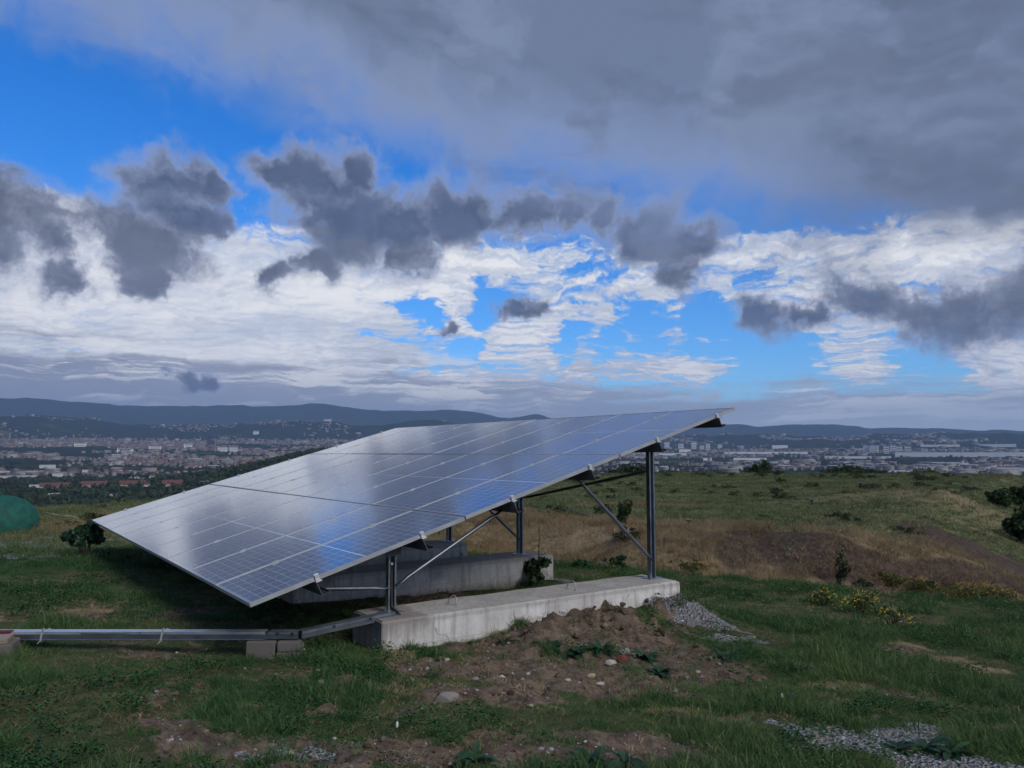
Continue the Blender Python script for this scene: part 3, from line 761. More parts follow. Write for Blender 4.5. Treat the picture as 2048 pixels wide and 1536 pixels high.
# ================================================================== cable tray and its supports
YT = 6.66; ZT = -1.505
tray = empty('cable_tray', (-2.6, YT, -1.56)); TI = Matrix.Translation(-Vector((-2.6, YT, -1.56)))
tag(tray, 'galvanised steel cable tray running through the grass to the nearest post', 'cable tray')
def traypart(mb, name, mat, smooth=False):
    o = mb.build(name, mat, smooth=smooth); o.parent = tray; o.matrix_parent_inverse = TI; return o
w2 = 0.044
PBEND = Vector((-1.80, YT, ZT)); PEND = Vector((ground_pt(TF, FU[0]-0.12, 0).x-0.03, ground_pt(TF, FU[0]-0.12, 0).y-0.03, BEAM_TOP+0.035))
UPROF = [(-w2, 0.0), (-w2, -0.05), (w2, -0.05), (w2, 0.0), (w2-.003, 0.0), (w2-.003, -0.046), (-w2+.003, -0.046), (-w2+.003, 0.0)]
def seg(a, c, prof, name, mat):
    d = (c-a); L = d.length; yd = d/L; xd = yd.cross(UP).normalized(); zd = xd.cross(yd)
    mb = MB(); mb.prism(prof, 0, L, basis(xd, yd, zd, a)); return traypart(mb, name, mat)
LID = [(-w2-.003, -0.006), (-w2-.003, 0.006), (w2+.003, 0.006), (w2+.003, -0.016), (w2+.001, -0.016), (w2+.001, 0.004), (-w2-.001, 0.004), (-w2-.001, -0.006)]
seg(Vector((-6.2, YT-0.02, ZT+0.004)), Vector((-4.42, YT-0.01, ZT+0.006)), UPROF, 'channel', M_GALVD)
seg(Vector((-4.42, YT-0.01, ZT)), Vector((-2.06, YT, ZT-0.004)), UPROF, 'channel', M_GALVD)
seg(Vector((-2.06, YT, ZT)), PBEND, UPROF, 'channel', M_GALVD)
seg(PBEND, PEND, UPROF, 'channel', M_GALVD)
for a, c in ((-6.2, -4.30), (-4.29, -3.25), (-3.247, -2.08)):
    seg(Vector((a, YT-0.01, ZT+0.006+0.003*(a < -4.29))), Vector((c, YT, ZT+0.004)), LID, 'lid', M_TRAY)
seg(PBEND+Vector((-0.25, 0, 0.004)), PBEND+Vector((0, 0, 0.004)), LID, 'lid', M_GALV)
seg(PBEND+Vector((0.004, 0, 0.005)), PEND+Vector((0, 0, 0.004)), LID, 'lid', M_GALV)
wm = MB()
wm.tube([(-6.2, YT-w2-.012, ZT-.052), (-2.08, YT-w2-.012, ZT-.052)], .0028, 6); traypart(wm, 'basket_wire', M_GALV)
for i in range(36):
    x_ = -5.7+i*0.1
    wm = MB(); wm.tube([(x_, YT-w2-.013, ZT-.048), (x_, YT-w2-.011, ZT-.062), (x_, YT+w2, ZT-.062)], .0022, 5); traypart(wm, 'basket_wire', M_GALV)
for x_ in (-3.95, -2.94):
    sm_ = MB(); th = 0.22
    for (a, c, bx) in ((0, 0.014, (0.016, 2*w2+.03, .003)), (-w2-.012, -0.022, (0.016, .003, .075)), (w2+.012, -0.022, (0.016, .003, .075)), (0, -0.068, (0.016, 2*w2+.03, .003))):
        sm_.box((0, a, c), bx)
    sm_.tube([(0, -w2-.012, .014), (.012, -w2-.02, .045)], .006, 5); sm_.tube([(0, -w2-.01, -.06), (-.01, -w2-.03, -.085)], .003, 5)
    o = sm_.build('cable_tie', M_CLAMP); o.parent = tray; o.matrix_parent_inverse = TI; o.location = (x_, YT-0.004, ZT); o.rotation_euler = (0, 0.16, 0)
for q in (0.33, 0.72, -0.35, -0.1):
    hmb = MB(); pc = PBEND.lerp(PEND, q) if q > 0 else PBEND+Vector((q*0.5, 0, 0))
    yd = (PEND-PBEND).normalized() if q > 0 else Vector((1, 0, 0)); xd = yd.cross(UP).normalized(); zd = xd.cross(yd)
    hmb.box((w2+.006, 0, -0.006), (0.006, 0.022, 0.022), basis(xd, yd, zd, pc)); traypart(hmb, 'slot_cover', M_BLACK)
cb = MB(); cb.tube([tuple(PEND+Vector((-.05, 0, -.035))), tuple(PEND+Vector((.06, .02, -.03))), tuple(ground_pt(TF, FU[0]-0.02, BEAM_TOP+0.06)), tuple(ground_pt(TF, FU[0], -1.0))], .016, 8)
traypart(cb, 'cable', M_CABLE, True)

def block(name, label, loc, dim, mat, rz=0.0, cat='concrete block', grp=None, bev=0.012):
    mb = MB(); mb.box((0, 0, dim[2]/2), dim); o = mb.build(name, mat, bevel=bev); o.location = loc; o.rotation_euler = (0, 0, rz)
    tag(o, label, cat, grp); return o
zb = float(g(-2.0, 6.66))-0.03
bt = ZT-0.056
block('concrete_block', 'weathered concrete block half sunk in grass, left of the pair under the tray bend', (-2.105, 6.66, zb), (0.24, 0.17, bt-0.006-zb), M_CONC, 0.03, grp='blocks under the cable tray')
block('concrete_block', 'lower of two stacked pale concrete blocks under the tray bend', (-1.865, 6.65, zb), (0.20, 0.17, (bt-zb)*0.5), M_CONC, -0.05, grp='blocks under the cable tray')
block('concrete_block', 'upper of two stacked pale concrete blocks under the tray bend', (-1.872, 6.655, zb+(bt-zb)*0.5+0.002), (0.185, 0.17, (bt-zb)*0.5-0.008), M_CONC, 0.02, grp='blocks under the cable tray')
zb = float(g(-4.35, 6.5))-0.04
block('concrete_block', 'grey concrete block under the board at the left edge', (-4.34, 6.50, zb), (0.46, 0.42, 0.125), M_CONC, 0.35)
block('wooden_board', 'flat brown wooden board on the block at the left edge', (-4.38, 6.50, zb+0.127), (0.44, 0.40, 0.035), M_BOARD, 0.37, 'wooden board', bev=0.004)
block('wooden_batten', 'thin dark red batten lying under the tray at the left edge', (-4.44, 6.60, zb+0.164), (0.46, 0.07, 0.016), M_RED, 0.05, 'wooden batten', bev=0.003)

# ================================================================== grass: points carrying tufts (geometry nodes)
def blade_tuft(name, n, hmin, hmax, spread, width, lean, mat, seed, segs=3, curl=0.5):
    rg = np.random.default_rng(seed); V = []; F = []; T = []
    for i in range(n):
        a = rg.uniform(0, 2*math.pi); rr_ = spread*math.sqrt(rg.uniform()); bx_, by_ = rr_*math.cos(a), rr_*math.sin(a)
        h = rg.uniform(hmin, hmax); la = rg.uniform(0, 2*math.pi); le = lean*rg.uniform(0.2, 1.0)*h
        dx_, dy_ = math.cos(la), math.sin(la); w_ = width*rg.uniform(0.7, 1.2); b0 = len(V)
        fa = rg.uniform(0, math.pi); wx_, wy_ = math.cos(fa), math.sin(fa)
        for s in range(segs+1):
            f = s/segs; off = le*(f**(1+curl)); z = h*(f-0.18*lean*f*f); ww = w_*(1-f)**0.6*0.5
            if s < segs:
                V += [(bx_+dx_*off-wx_*ww, by_+dy_*off-wy_*ww, z), (bx_+dx_*off+wx_*ww, by_+dy_*off+wy_*ww, z)]; T += [f, f]
            else:
                V.append((bx_+dx_*off, by_+dy_*off, z)); T.append(1.0)
        for s in range(segs-1):
            q = b0+2*s; F += [(q, q+1, q+3), (q, q+3, q+2)]
        q = b0+2*(segs-1); F.append((q, q+1, q+2))
    me = np_mesh(name, np.array(V), np.array(F), mat, True, dict(tipf=np.array(T)))
    return bpy.data.objects.new(name, me)
def scatter_object(name, pts, scl, tint, idx, rotz, tiltv, protos, mat, label, cat):
    me = bpy.data.meshes.new(name); n = len(pts)
    me.vertices.add(n); me.vertices.foreach_set('co', np.asarray(pts, np.float32).ravel())
    for an, av in (('scl', scl), ('tint', tint)):
        a = me.attributes.new(an, 'FLOAT', 'POINT'); a.data.foreach_set('value', np.asarray(av, np.float32))
    a = me.attributes.new('pick', 'INT', 'POINT'); a.data.foreach_set('value', np.asarray(idx, np.int32))
    rot = np.stack([tiltv*np.cos(rotz*1.7), tiltv*np.sin(rotz*1.7), rotz], -1).astype(np.float32)
    a = me.attributes.new('rot', 'FLOAT_VECTOR', 'POINT'); a.data.foreach_set('vector', rot.ravel())
    me.materials.append(mat)
    o = obj(name, me); tag(o, label, cat, kind='stuff')
    ng = bpy.data.node_groups.new(name+'_spread', 'GeometryNodeTree')
    ng.interface.new_socket('Geometry', in_out='INPUT', socket_type='NodeSocketGeometry')
    ng.interface.new_socket('Geometry', in_out='OUTPUT', socket_type='NodeSocketGeometry')
    gi = ng.nodes.new('NodeGroupInput'); go = ng.nodes.new('NodeGroupOutput')
    g2i = ng.nodes.new('GeometryNodeGeometryToInstance')
    iop = ng.nodes.new('GeometryNodeInstanceOnPoints'); iop.inputs['Pick Instance'].default_value = True
    ng.links.new(gi.outputs[0], iop.inputs['Points'])
    for pr in reversed(protos):
        oi = ng.nodes.new('GeometryNodeObjectInfo'); oi.inputs['Object'].default_value = pr; oi.inputs['As Instance'].default_value = False
        ng.links.new(oi.outputs['Geometry'], g2i.inputs[0])
    ng.links.new(g2i.outputs[0], iop.inputs['Instance'])
    def na(nm, typ):
        q = ng.nodes.new('GeometryNodeInputNamedAttribute'); q.data_type = typ; q.inputs['Name'].default_value = nm; return q.outputs[0]
    ng.links.new(na('pick', 'INT'), iop.inputs['Instance Index'])
    e2r = ng.nodes.new('FunctionNodeEulerToRotation'); ng.links.new(na('rot', 'FLOAT_VECTOR'), e2r.inputs[0])
    ng.links.new(e2r.outputs[0], iop.inputs['Rotation']); ng.links.new(na('scl', 'FLOAT'), iop.inputs['Scale'])
    ng.links.new(iop.outputs[0], go.inputs[0])
    md = o.modifiers.new('spread', 'NODES'); md.node_group = ng
    return o
def polar_points(n, r0, r1, a0, a1, power=1.0):
    rr_ = (r0**(2*power)+RNG.random(n)*(r1**(2*power)-r0**(2*power)))**(1/(2*power)); aa_ = np.radians(a0+RNG.random(n)*(a1-a0))
    return rr_*np.sin(aa_), rr_*np.cos(aa_)
def in_beam(x, y, m=0.0):
    t, u = tu_of(x, y); v = np.zeros(len(x), bool)
    for fu in FU: v |= (t > 0.95-m) & (t < 5.3+m) & (abs(u-fu) < 0.31+m)
    return v

lawn_t = [blade_tuft('lawn_tuft', 18, 0.02, 0.05, 0.055, 0.0042, 1.3, M_LAWN, 1), blade_tuft('lawn_tuft', 20, 0.025, 0.07, 0.06, 0.0042, 1.4, M_LAWN, 2),
          blade_tuft('lawn_tuft', 14, 0.05, 0.13, 0.045, 0.0045, 1.0, M_LAWN, 3), blade_tuft('lawn_tuft', 16, 0.012, 0.03, 0.055, 0.008, 1.5, M_LAWN, 4, 2)]
N = 190000
x1, y1 = polar_points(N//2, 2.6, 9.0, -48, 48, 0.8); x2, y2 = polar_points(N//2, 9.0, 19.0, -44, 44, 0.75)
x, y = np.r_[x1, x2], np.r_[y1, y2]
t, u = tu_of(x, y)
under_t = (t > -0.1) & (t < 6.0) & (u > 0.2) & (u < 9.5)
bare = np.maximum(np.maximum(zone_soil(x, y)*0.97, zone_grav(x, y)*0.985), zone_dry(x, y)*0.75)
bare = np.maximum(bare, sm(fbm(x*1.7, y*1.7, 63), .55, .66)*.75)
clump = fbm(x*1.6, y*1.6, 61); big = fbm(x*0.45, y*0.45, 62)
keep = (RNG.random(N) > bare) & (RNG.random(N) < 0.45+0.9*clump) & ~in_beam(x, y) & (RNG.random(N) < np.where(under_t, 0.35, 1.0))
keep &= ~((abs(y-YT) < 0.08) & (x < -1.6) & (RNG.random(N) < 0.6))
x, y, clump, big = x[keep], y[keep], clump[keep], big[keep]; n = len(x)
near_beam = in_beam(x, y, 0.14) | ((abs(y-6.60) < .22) & (x > -2.5) & (x < -1.3)) | ((abs(y-6.35) < .3) & (x < -3.9))
tall = (clump > 0.57) | near_beam
idx = np.where(tall, RNG.choice([1, 1, 2], n), RNG.choice([0, 0, 1, 3], n))
tint = np.clip((big-0.35)*1.6+RNG.normal(0, 0.28, n)+zone_dry(x, y)*0.5+.25*sm(fbm(x*2.5, y*2.5, 64), .5, .65), 0, 1)
scl = RNG.uniform(0.5, 1.3, n)*(0.35+0.75*sm(clump, .3, .7))*np.where(RNG.random(n) < .04, 1.6, 1.0)*np.where(near_beam, 1.2, 1.0)*(1+0.35*sm(y, 9, 16))
scatter_object('lawn_grass', np.stack([x, y, g(x, y)-0.006], -1), scl, tint, idx, RNG.uniform(0, 6.28, n), RNG.uniform(0, .25, n), lawn_t, M_LAWN, 'short patchy green grass growing around the solar array', 'grass')
# weeds low leaves mixed in the lawn
def leaf_patch(name, n, rad, ls, mat, seed, up=0.5):
    rg = np.random.default_rng(seed); V = []; F = []
    for i in range(n):
        a = rg.uniform(0, 6.28); d0 = rad*math.sqrt(rg.uniform()); c = Vector((d0*math.cos(a), d0*math.sin(a), rg.uniform(0.01, 0.06)))
        la = rg.uniform(0, 6.28); L = ls*rg.uniform(.6, 1.2); w_ = L*0.28; ddir = Vector((math.cos(la), math.sin(la), rg.uniform(.0, up))).normalized(); sd_ = ddir.cross(Vector((0, 0, 1))).normalized()
        b0 = len(V); tip = c+ddir*L; tip.z -= L*0.18
        V += [c, c+ddir*L*.5+sd_*w_+Vector((0, 0, .006)), tip, c+ddir*L*.5-sd_*w_+Vector((0, 0, .006))]; F += [(b0, b0+1, b0+2), (b0, b0+2, b0+3)]
    return bpy.data.objects.new(name, np_mesh(name, np.array([tuple(v) for v in V]), np.array(F), mat, False, dict(tipf=np.zeros(len(V)))))
clov = [leaf_patch('low_weeds', 30, 0.10, 0.020, M_LAWN, 5), leaf_patch('low_weeds', 24, 0.11, 0.028, M_LAWN, 6), leaf_patch('low_weeds', 26, 0.08, 0.024, M_LAWN, 8, 1.2)]
N = 9000; x, y = polar_points(N, 2.8, 17, -45, 45, 0.7); cl2 = fbm(x*1.1, y*1.1, 66)
keep = (cl2 > 0.53) & ~in_beam(x, y, .03) & (RNG.random(N) > np.maximum(zone_soil(x, y)*.8, np.maximum(zone_grav(x, y)*.9, zone_dry(x, y)*.9)))
x, y = x[keep], y[keep]; n = len(x)
scatter_object('low_weeds', np.stack([x, y, g(x, y)+0.005], -1), RNG.uniform(.6, 1.5, n), np.clip(RNG.normal(.18, .15, n), 0, 1), RNG.integers(0, 3, n), RNG.uniform(0, 6.28, n), RNG.uniform(0, .3, n), clov, M_LAWN, 'low dark leafy weeds mixed into the lawn grass', 'weeds')
# dead straw and dry bank grass
dry_t = [blade_tuft('dry_tuft', 26, 0.06, 0.20, 0.12, 0.006, 1.5, M_DRY, 11), blade_tuft('dry_tuft', 30, 0.10, 0.30, 0.13, 0.007, 1.4, M_DRY, 12), blade_tuft('dry_tuft', 14, 0.015, 0.05, 0.09, 0.0035, 2.2, M_DRY, 13, 2)]
N = 42000; x, y = polar_points(N, 10, 34, -44, 42, 0.75); zd = zone_dry(x, y); zs_ = zone_scree(x, y)
keep = (RNG.random(N) < zd*1.1-zs_*0.70) & (y > 9.5) & ~in_beam(x, y, .05) & ((fbm(x*.9, y*.9, 71) > 0.40) | (RNG.random(N) < .3))
xa, ya = x[keep], y[keep]; na_ = len(xa)
N = 46000; x, y = polar_points(N, 2.8, 13, -44, 44, 0.8)
keep = (RNG.random(N) < np.maximum(zone_dry(x, y)*0.9, np.maximum(zone_soil(x, y)*0.30, 0.16+.40*sm(fbm(x*1.2, y*1.2, 73), .48, .62))*(1-zone_grav(x, y)))) & ~in_beam(x, y)
xb, yb = x[keep], y[keep]; nb = len(xb)
x, y = np.r_[xa, xb], np.r_[ya, yb]; n = na_+nb
idx = np.r_[RNG.choice([0, 1, 1], na_), np.full(nb, 2)]
cv = fbm(x*.7, y*.7, 72)
scatter_object('dry_grass', np.stack([x, y, g(x, y)-0.01], -1), np.r_[RNG.uniform(.5, 1.5, na_)*(.55+.9*fbm(xa*1.3, ya*1.3, 77)), RNG.uniform(.6, 1.4, nb)], np.clip((cv-.3)*1.5+RNG.normal(0, .2, n), 0, 1), idx, RNG.uniform(0, 6.28, n), np.r_[RNG.uniform(.1, .5, na_), RNG.uniform(0, .3, nb)], dry_t, M_DRY, 'straw coloured dry grass covering the bank behind the lawn', 'dry grass')
# rough grass of the field
fld_t = [blade_tuft('field_tuft', 30, 0.04, 0.11, 0.24, 0.012, 1.3, M_FIELD, 21, 2), blade_tuft('field_tuft', 26, 0.06, 0.17, 0.22, 0.012, 1.2, M_FIELD, 22, 2)]
N = 60000; x, y = polar_points(N, 14, 120, -44, 42, 0.42)
rr_ = np.hypot(x, y); cl3 = fbm(x*.35, y*.35, 75)
keep = (y > 13.5) & (RNG.random(N) > np.maximum(zone_dry(x, y)*(rr_ < 30)*.9, zone_scree(x, y)*.85)) & (RNG.random(N) < .25+1.1*cl3) & ~in_beam(x, y, .1) & (g(x, y) > -16)
x, y, cl3, rr_ = x[keep], y[keep], cl3[keep], rr_[keep]; n = len(x)
scatter_object('field_grass', np.stack([x, y, g(x, y)-0.02], -1), RNG.uniform(.7, 1.4, n)*(1+rr_/120), np.clip((cl3-.3)*1.3+RNG.normal(0, .2, n)+zone_dry(x, y)*.35, 0, 1), RNG.integers(0, 2, n), RNG.uniform(0, 6.28, n), RNG.uniform(0, .3, n), fld_t, M_FIELD, 'rough olive grass of the open field behind the array', 'grass')

# ================================================================== stones
def rock_mesh(name, seed, mat, sub=2, sq=(1, .8, .55)):
    import bmesh
    bm = bmesh.new(); bmesh.ops.create_icosphere(bm, subdivisions=sub, radius=1.0); rg = np.random.default_rng(seed)
    pl = [(Vector(rg.normal(size=3)).normalized(), rg.uniform(.55, .9)) for _ in range(7)]
    for v in bm.verts:
        for nn, dd_ in pl:
            e = v.co.dot(nn)-dd_
            if e > 0: v.co -= nn*e*0.9
        v.co = Vector((v.co.x*sq[0], v.co.y*sq[1], v.co.z*sq[2]))
    me = bpy.data.meshes.new(name); bm.to_mesh(me); bm.free()
    if mat: me.materials.append(mat)
    return me
peb = [bpy.data.objects.new('pebble', rock_mesh('pebble', s, M_GRAVEL, 1)) for s in (1, 2, 3)]
N = 70000; x, y = polar_points(N, 2.8, 13.5, -44, 44, 0.7); zg_ = zone_grav(x, y); zs_ = zone_soil(x, y)
keep = (RNG.random(N) < np.maximum(np.maximum(zg_*0.95, zs_*0.42), .30*sm(zone(x, y, E_GRAV)+(fbm(x*5, y*5, 80)-.5)*1.6, -.35, .35))) & ~in_beam(x, y)
x, y = x[keep], y[keep]; n = len(x); isg = zone_grav(x, y) > 0.4
size = np.where(isg, RNG.lognormal(math.log(.0065), .4, n), RNG.lognormal(math.log(.0060), .6, n)); size = np.minimum(size, .024)
scatter_object('gravel', np.stack([x, y, g(x, y)+size*.12], -1), size, np.where(isg, np.clip(RNG.normal(.48, .26, n), 0, 1), np.clip(RNG.normal(.22, .22, n), 0, 1)), RNG.integers(0, 3, n), RNG.uniform(0, 6.28, n), RNG.uniform(0, .6, n), peb, M_GRAVEL, 'loose grey gravel and pebbles on the bare ground', 'gravel')
M_CRUMB, b, nt = new_mat('earth_crumbs')
setin(b, 'Base Color', mixc(attr('tint', 'INSTANCER'), (0.045, 0.032, 0.024), (0.20, 0.15, 0.11))); setin(b, 'Roughness', 0.95); setin(b, 'Specular IOR Level', 0.1)
crb = [bpy.data.objects.new('crumb', rock_mesh('crumb', q_, M_CRUMB, 1, (1, .85, .75))) for q_ in (11, 12, 13)]
N = 26000; x, y = polar_points(N, 2.8, 13.5, -44, 44, 0.7); t, u = tu_of(x, y)
heap = np.exp(-((u+0.35)/0.55)**2)*sm(t, 1.8, 2.8)*(1-sm(t, 4.6, 5.2))
keep = (RNG.random(N) < np.maximum(zone_soil(x, y)*(.25+.75*heap), zone_scree(x, y)*.5)) & ~in_beam(x, y); x, y, heap = x[keep], y[keep], heap[keep]; n = len(x)
size = np.minimum(RNG.lognormal(math.log(.009), .65, n)*(1+.9*heap), .06)
scatter_object('earth_crumbs', np.stack([x, y, g(x, y)+size*.2], -1), size, np.clip(RNG.normal(.4, .28, n), 0, 1), RNG.integers(0, 3, n), RNG.uniform(0, 6.28, n), RNG.uniform(0, .6, n), crb, M_CRUMB, 'loose brown earth crumbs on the spoil heap and bare soil', 'soil')
def at_ground(px, py):
    d = pix_dir(px, py); h = math.hypot(d.x, d.y); r = np.linspace(2.5, 130, 9000); z = d.z/h*r
    i = np.nonzero(z <= g(d.x/h*r, d.y/h*r))[0]; i = i[0] if len(i) else len(r)-1
    return Vector((d.x/h*r[i], d.y/h*r[i], float(g(d.x/h*r[i], d.y/h*r[i]))))
STONES = [(890, 1402, 55, M_STONE, 'large flat grey stone sunk in the earth in front of the nearest beam', (1, .7, .5)),
          (1243, 1322, 24, M_BRICK, 'broken red brick piece beside the leafy weeds', (1, .7, .8)), (1250, 1306, 26, M_STONE, 'grey stone lying behind the broken red brick', (1, .8, .6)),
          (1222, 1330, 25, M_STONEW, 'elongated pale yellow stone just left of the broken brick', (1, .55, .5)), (1184, 1354, 20, M_STONEO, 'rounded ochre stone on bare soil left of the pale yellow stone', (1, .8, .6)),
          (1200, 1372, 20, M_STONEW, 'pale split stone beside a dark hollow in the soil', (1, .6, .4)), (1005, 1356, 13, M_STONEW, 'small white stone at the left of the bare soil patch', (1, .8, .6)),
          (1056, 1351, 12, M_STONEW, 'small bright white stone in the middle of the bare soil', (1, .9, .7)), (1135, 1362, 15, M_STONEW, 'small flat cream stone in the soil under the weeds', (1, .7, .5)),
          (951, 1360, 16, M_STONE, 'grey stone beside dry grass left of the soil patch', (1, .8, .6)), (894, 1322, 12, M_STONEW, 'pale stone in the grass near the dark end of the beam', (1, .8, .7)),
          (643, 1366, 14, M_STONEW, 'white rounded stone in a small dry gap in the grass', (1, .9, .8)), (578, 1507, 14, M_STONEW, 'cream flat stone in the bottom gravel patch', (1, .7, .5)),
          (630, 1515, 18, M_STONE, 'grey angular stone in the bottom gravel patch', (1, .8, .5)), (668, 1480, 12, M_STONEW, 'small white stone at the top edge of the bottom gravel', (1, .6, .5)),
          (1500, 1278, 22, M_STONE, 'long grey stone at the right tip of the gravel cone', (1, .5, .4)), (1395, 1345, 12, M_STONEW, 'small pale stone in grass right of the weeds', (1, .7, .6)),
          (1305, 1340, 16, M_STONE, 'grey stone under the right-hand leafy weed', (1, .6, .5)), (1062, 1412, 11, M_STONEW, 'small white stone low in the soil above the grass strip', (1, .8, .6)),
          (545, 1492, 20, M_STONE, 'flat grey stone at the left of the bottom gravel patch', (1, .8, .4)), (1870, 1467, 9, M_STONEW, 'tiny white stone on the grey gravel at lower right', (1, .8, .6)),
          (900, 1530, 12, M_STONEO, 'small orange stone at the bottom edge of the picture', (1, .8, .6))]
for k, (px, py, wpx, mat, lab, sq) in enumerate(STONES):
    p_ = at_ground(px, py); sz = wpx/FPX*p_.length*0.5
    o = obj('stone', rock_mesh('stone', 100+k, mat, 2, sq)); o.location = p_+Vector((0, 0, sz*.15)); o.scale = (sz,)*3; o.rotation_euler = (random.uniform(-.2, .2), random.uniform(-.2, .2), random.uniform(-.5, .5))
    tag(o, lab, 'stone', 'stones on the bare ground')
M_CLOD = simple('earth_clod', (0.085, 0.062, 0.040), 0.95, var=0.4, scale=18, bmp=0.8)
for k, (t_, u_, sz, lab) in enumerate([(2.98, -0.08, 0.085, 'left of the two rounded earth clods against the beam face'), (3.30, -0.10, 0.095, 'right of the two rounded earth clods against the beam face'), (3.75, -0.16, 0.08, 'earth clod on the heap below the beam, near the gravel cone')]):
    q = ground_pt(t_, u_, 0); o = obj('earth_clod', rock_mesh('earth_clod', 60+k, M_CLOD, 3, (1, .8, .9))); o.location = (q.x, q.y, float(g(q.x, q.y))+sz*.3); o.scale = (sz,)*3
    tag(o, lab, 'earth clod', 'earth clods by the beam')

# ================================================================== leafy plants
def leaf_mesh(name, L, w, mat, droop=0.35, fold=0.25, segs=5):
    V = []; F = []
    for s in range(segs+1):
        f = s/segs; ww = w*math.sin(math.pi*min(0.98, 0.10+0.88*f))**0.8*(1 if s < segs else 0.05)
        z = L*(0.42*f-droop*1.15*f*f); x_ = L*(f*(1-0.12*f))
        V += [(x_, -ww, z+ww*fold), (x_, 0, z), (x_, ww, z+ww*fold)]
    for s in range(segs):
        q = 3*s; F += [(q, q+1, q+4, q+3), (q+1, q+2, q+5, q+4)]
    return np_mesh(name, np.array(V), np.array(F), mat, True)
LEAF = [leaf_mesh('leaf', 0.17, 0.024, M_WEED, .40), leaf_mesh('leaf', 0.13, 0.028, M_WEED, .55), leaf_mesh('leaf', 0.20, 0.015, M_WEED, .35)]
def rosette(px, py, n, s, label, kinds=(0, 1, 2), grp='leafy weeds on the bare ground'):
    n = int(n*1.6)
    p_ = at_ground(px, py); r_ = empty('dock_weed', p_); tag(r_, label, 'weed', grp)
    for i in range(n):
        o = obj('leaf', LEAF[random.choice(kinds)], r_); o.rotation_euler = (random.uniform(-.35, .35), random.uniform(-.45, .25), random.uniform(0, 6.28))
    k = s*random.uniform(.45, 1.2); o.scale = (k, k*random.uniform(1.0, 1.8), k); o.location = (random.uniform(-.09, .09)*s, random.uniform(-.06, .06)*s, 0.0+random.uniform(0, .015))
for q in [(1010, 1288, 14, 1.0, 'broad leafy weed nearest the left earth clod'), (1100, 1298, 16, 1.05, 'dark broad leafy weed left of the straw tuft on the soil'), (1150, 1310, 14, .95, 'leafy weed just right of the straw tuft on the soil'),
          (1203, 1302, 16, .95, 'spiky leafy weed below the gravel cone'), (1290, 1318, 12, .9, 'leafy weed in grass right of the broken brick'), (1318, 1352, 18, .8, 'low rosette weed right of the bare soil'),
          (945, 1528, 12, .42, 'leafy rosette weed at the bottom edge left of centre'), (1182, 1525, 9, .34, 'small rosette weed at the bottom edge, right of centre'), (1250, 1530, 8, .36, 'small weed at the bottom edge beside another small rosette'),
          (1575, 1412, 16, .75, 'leafy weed with a white flower above the grey gravel'), (1795, 1500, 9, .36, 'rosette weed growing in the grey gravel at lower right'), (1850, 1500, 10, .36, 'spiky weed right of the rosette in the grey gravel'),
          (1900, 1510, 9, .36, 'leafy weed at the right end of the grey gravel'), (1590, 1345, 12, .7, 'leafy weed in the grass right of the gravel cone'), (1450, 1320, 14, .8, 'weed in the grass below the gravel cone tip'),
          (560, 1190, 12, .8, 'weed in the shade below the low corner of the array')]:
    rosette(*q)

def crown_mesh(name, seed, n, rx, ry, h, leaf, clumps, mat, lo=0.12, asp=0.5, lift=0.0):
    rg = np.random.default_rng(seed)
    cc_ = rg.normal(size=(clumps, 3)); cc_ /= np.linalg.norm(cc_, axis=1)[:, None]; cc_ *= rg.uniform(.2, .95, (clumps, 1))
    cr = rg.uniform(.14, .46, clumps)
    k = rg.integers(0, clumps, n); d_ = rg.normal(size=(n, 3)); d_ /= np.linalg.norm(d_, axis=1)[:, None]
    P_ = cc_[k]+d_*(cr[k]*rg.uniform(.45, 1.0, n)**.5)[:, None]
    P_ = P_*np.array([rx, ry, h*(1-lo)/2])+np.array([0, 0, h*(lo+(1-lo)/2)+lift])
    P_[:, 2] = np.maximum(P_[:, 2], 0.02*h)
    a = rg.normal(size=(n, 3)); a /= np.linalg.norm(a, axis=1)[:, None]; b_ = np.cross(a, rg.normal(size=(n, 3))); b_ /= np.linalg.norm(b_, axis=1)[:, None]
    s_ = (leaf*rg.uniform(.6, 1.3, n))[:, None]
    V = np.stack([P_-a*s_, P_+b_*s_*asp, P_+a*s_, P_-b_*s_*asp], 1).reshape(-1, 3)
    F = np.arange(4*n).reshape(n, 4)
    return np_mesh(name, V, F, mat, False), cc_*np.array([rx, ry, h*(1-lo)/2])+np.array([0, 0, h*(lo+(1-lo)/2)+lift])
def stems_mesh(name, tips, rad, mat, base=0.05):
    mb = MB()
    for i, tp in enumerate(tips):
        tp = Vector(tp); b0 = Vector((random.uniform(-base, base), random.uniform(-base, base), -0.03)); mid = b0.lerp(tp, .5)+Vector((random.uniform(-.06, .06), random.uniform(-.06, .06), 0.05))*tp.length
        mb.tube([b0, mid, tp], [rad, rad*.7, rad*.3], 5, False)
    return mb.mesh(name, mat, True)
def plant(name, label, cat, loc, seed, n, rx, ry, h, leaf, clumps, mat, grp=None, trunk='stem', rad=0.012, lo=.12, asp=.5, crown='foliage'):
    r_ = empty(name, loc); tag(r_, label, cat, grp)
    me, tips = crown_mesh(crown, seed, n, rx, ry, h, leaf, clumps, mat, lo, asp); obj(crown, me, r_)
    obj(trunk, stems_mesh(trunk, tips[:min(9, len(tips))], rad, M_BARK, rx*.12), r_)
    return r_
random.seed(3)
p_ = at_ground(172, 1112); plant('leafy_bush', 'dark green leafy bush beside the low far corner of the array', 'bush', p_, 1, 1100, .36, .34, .64, .045, 14, M_WEED, asp=.7)
p_ = at_ground(1250, 1052); plant('small_bush', 'small dark bush alone in the field left of the tall rear post', 'bush', p_, 2, 1300, .36, .36, .78, .045, 16, M_BUSH, lo=.1)
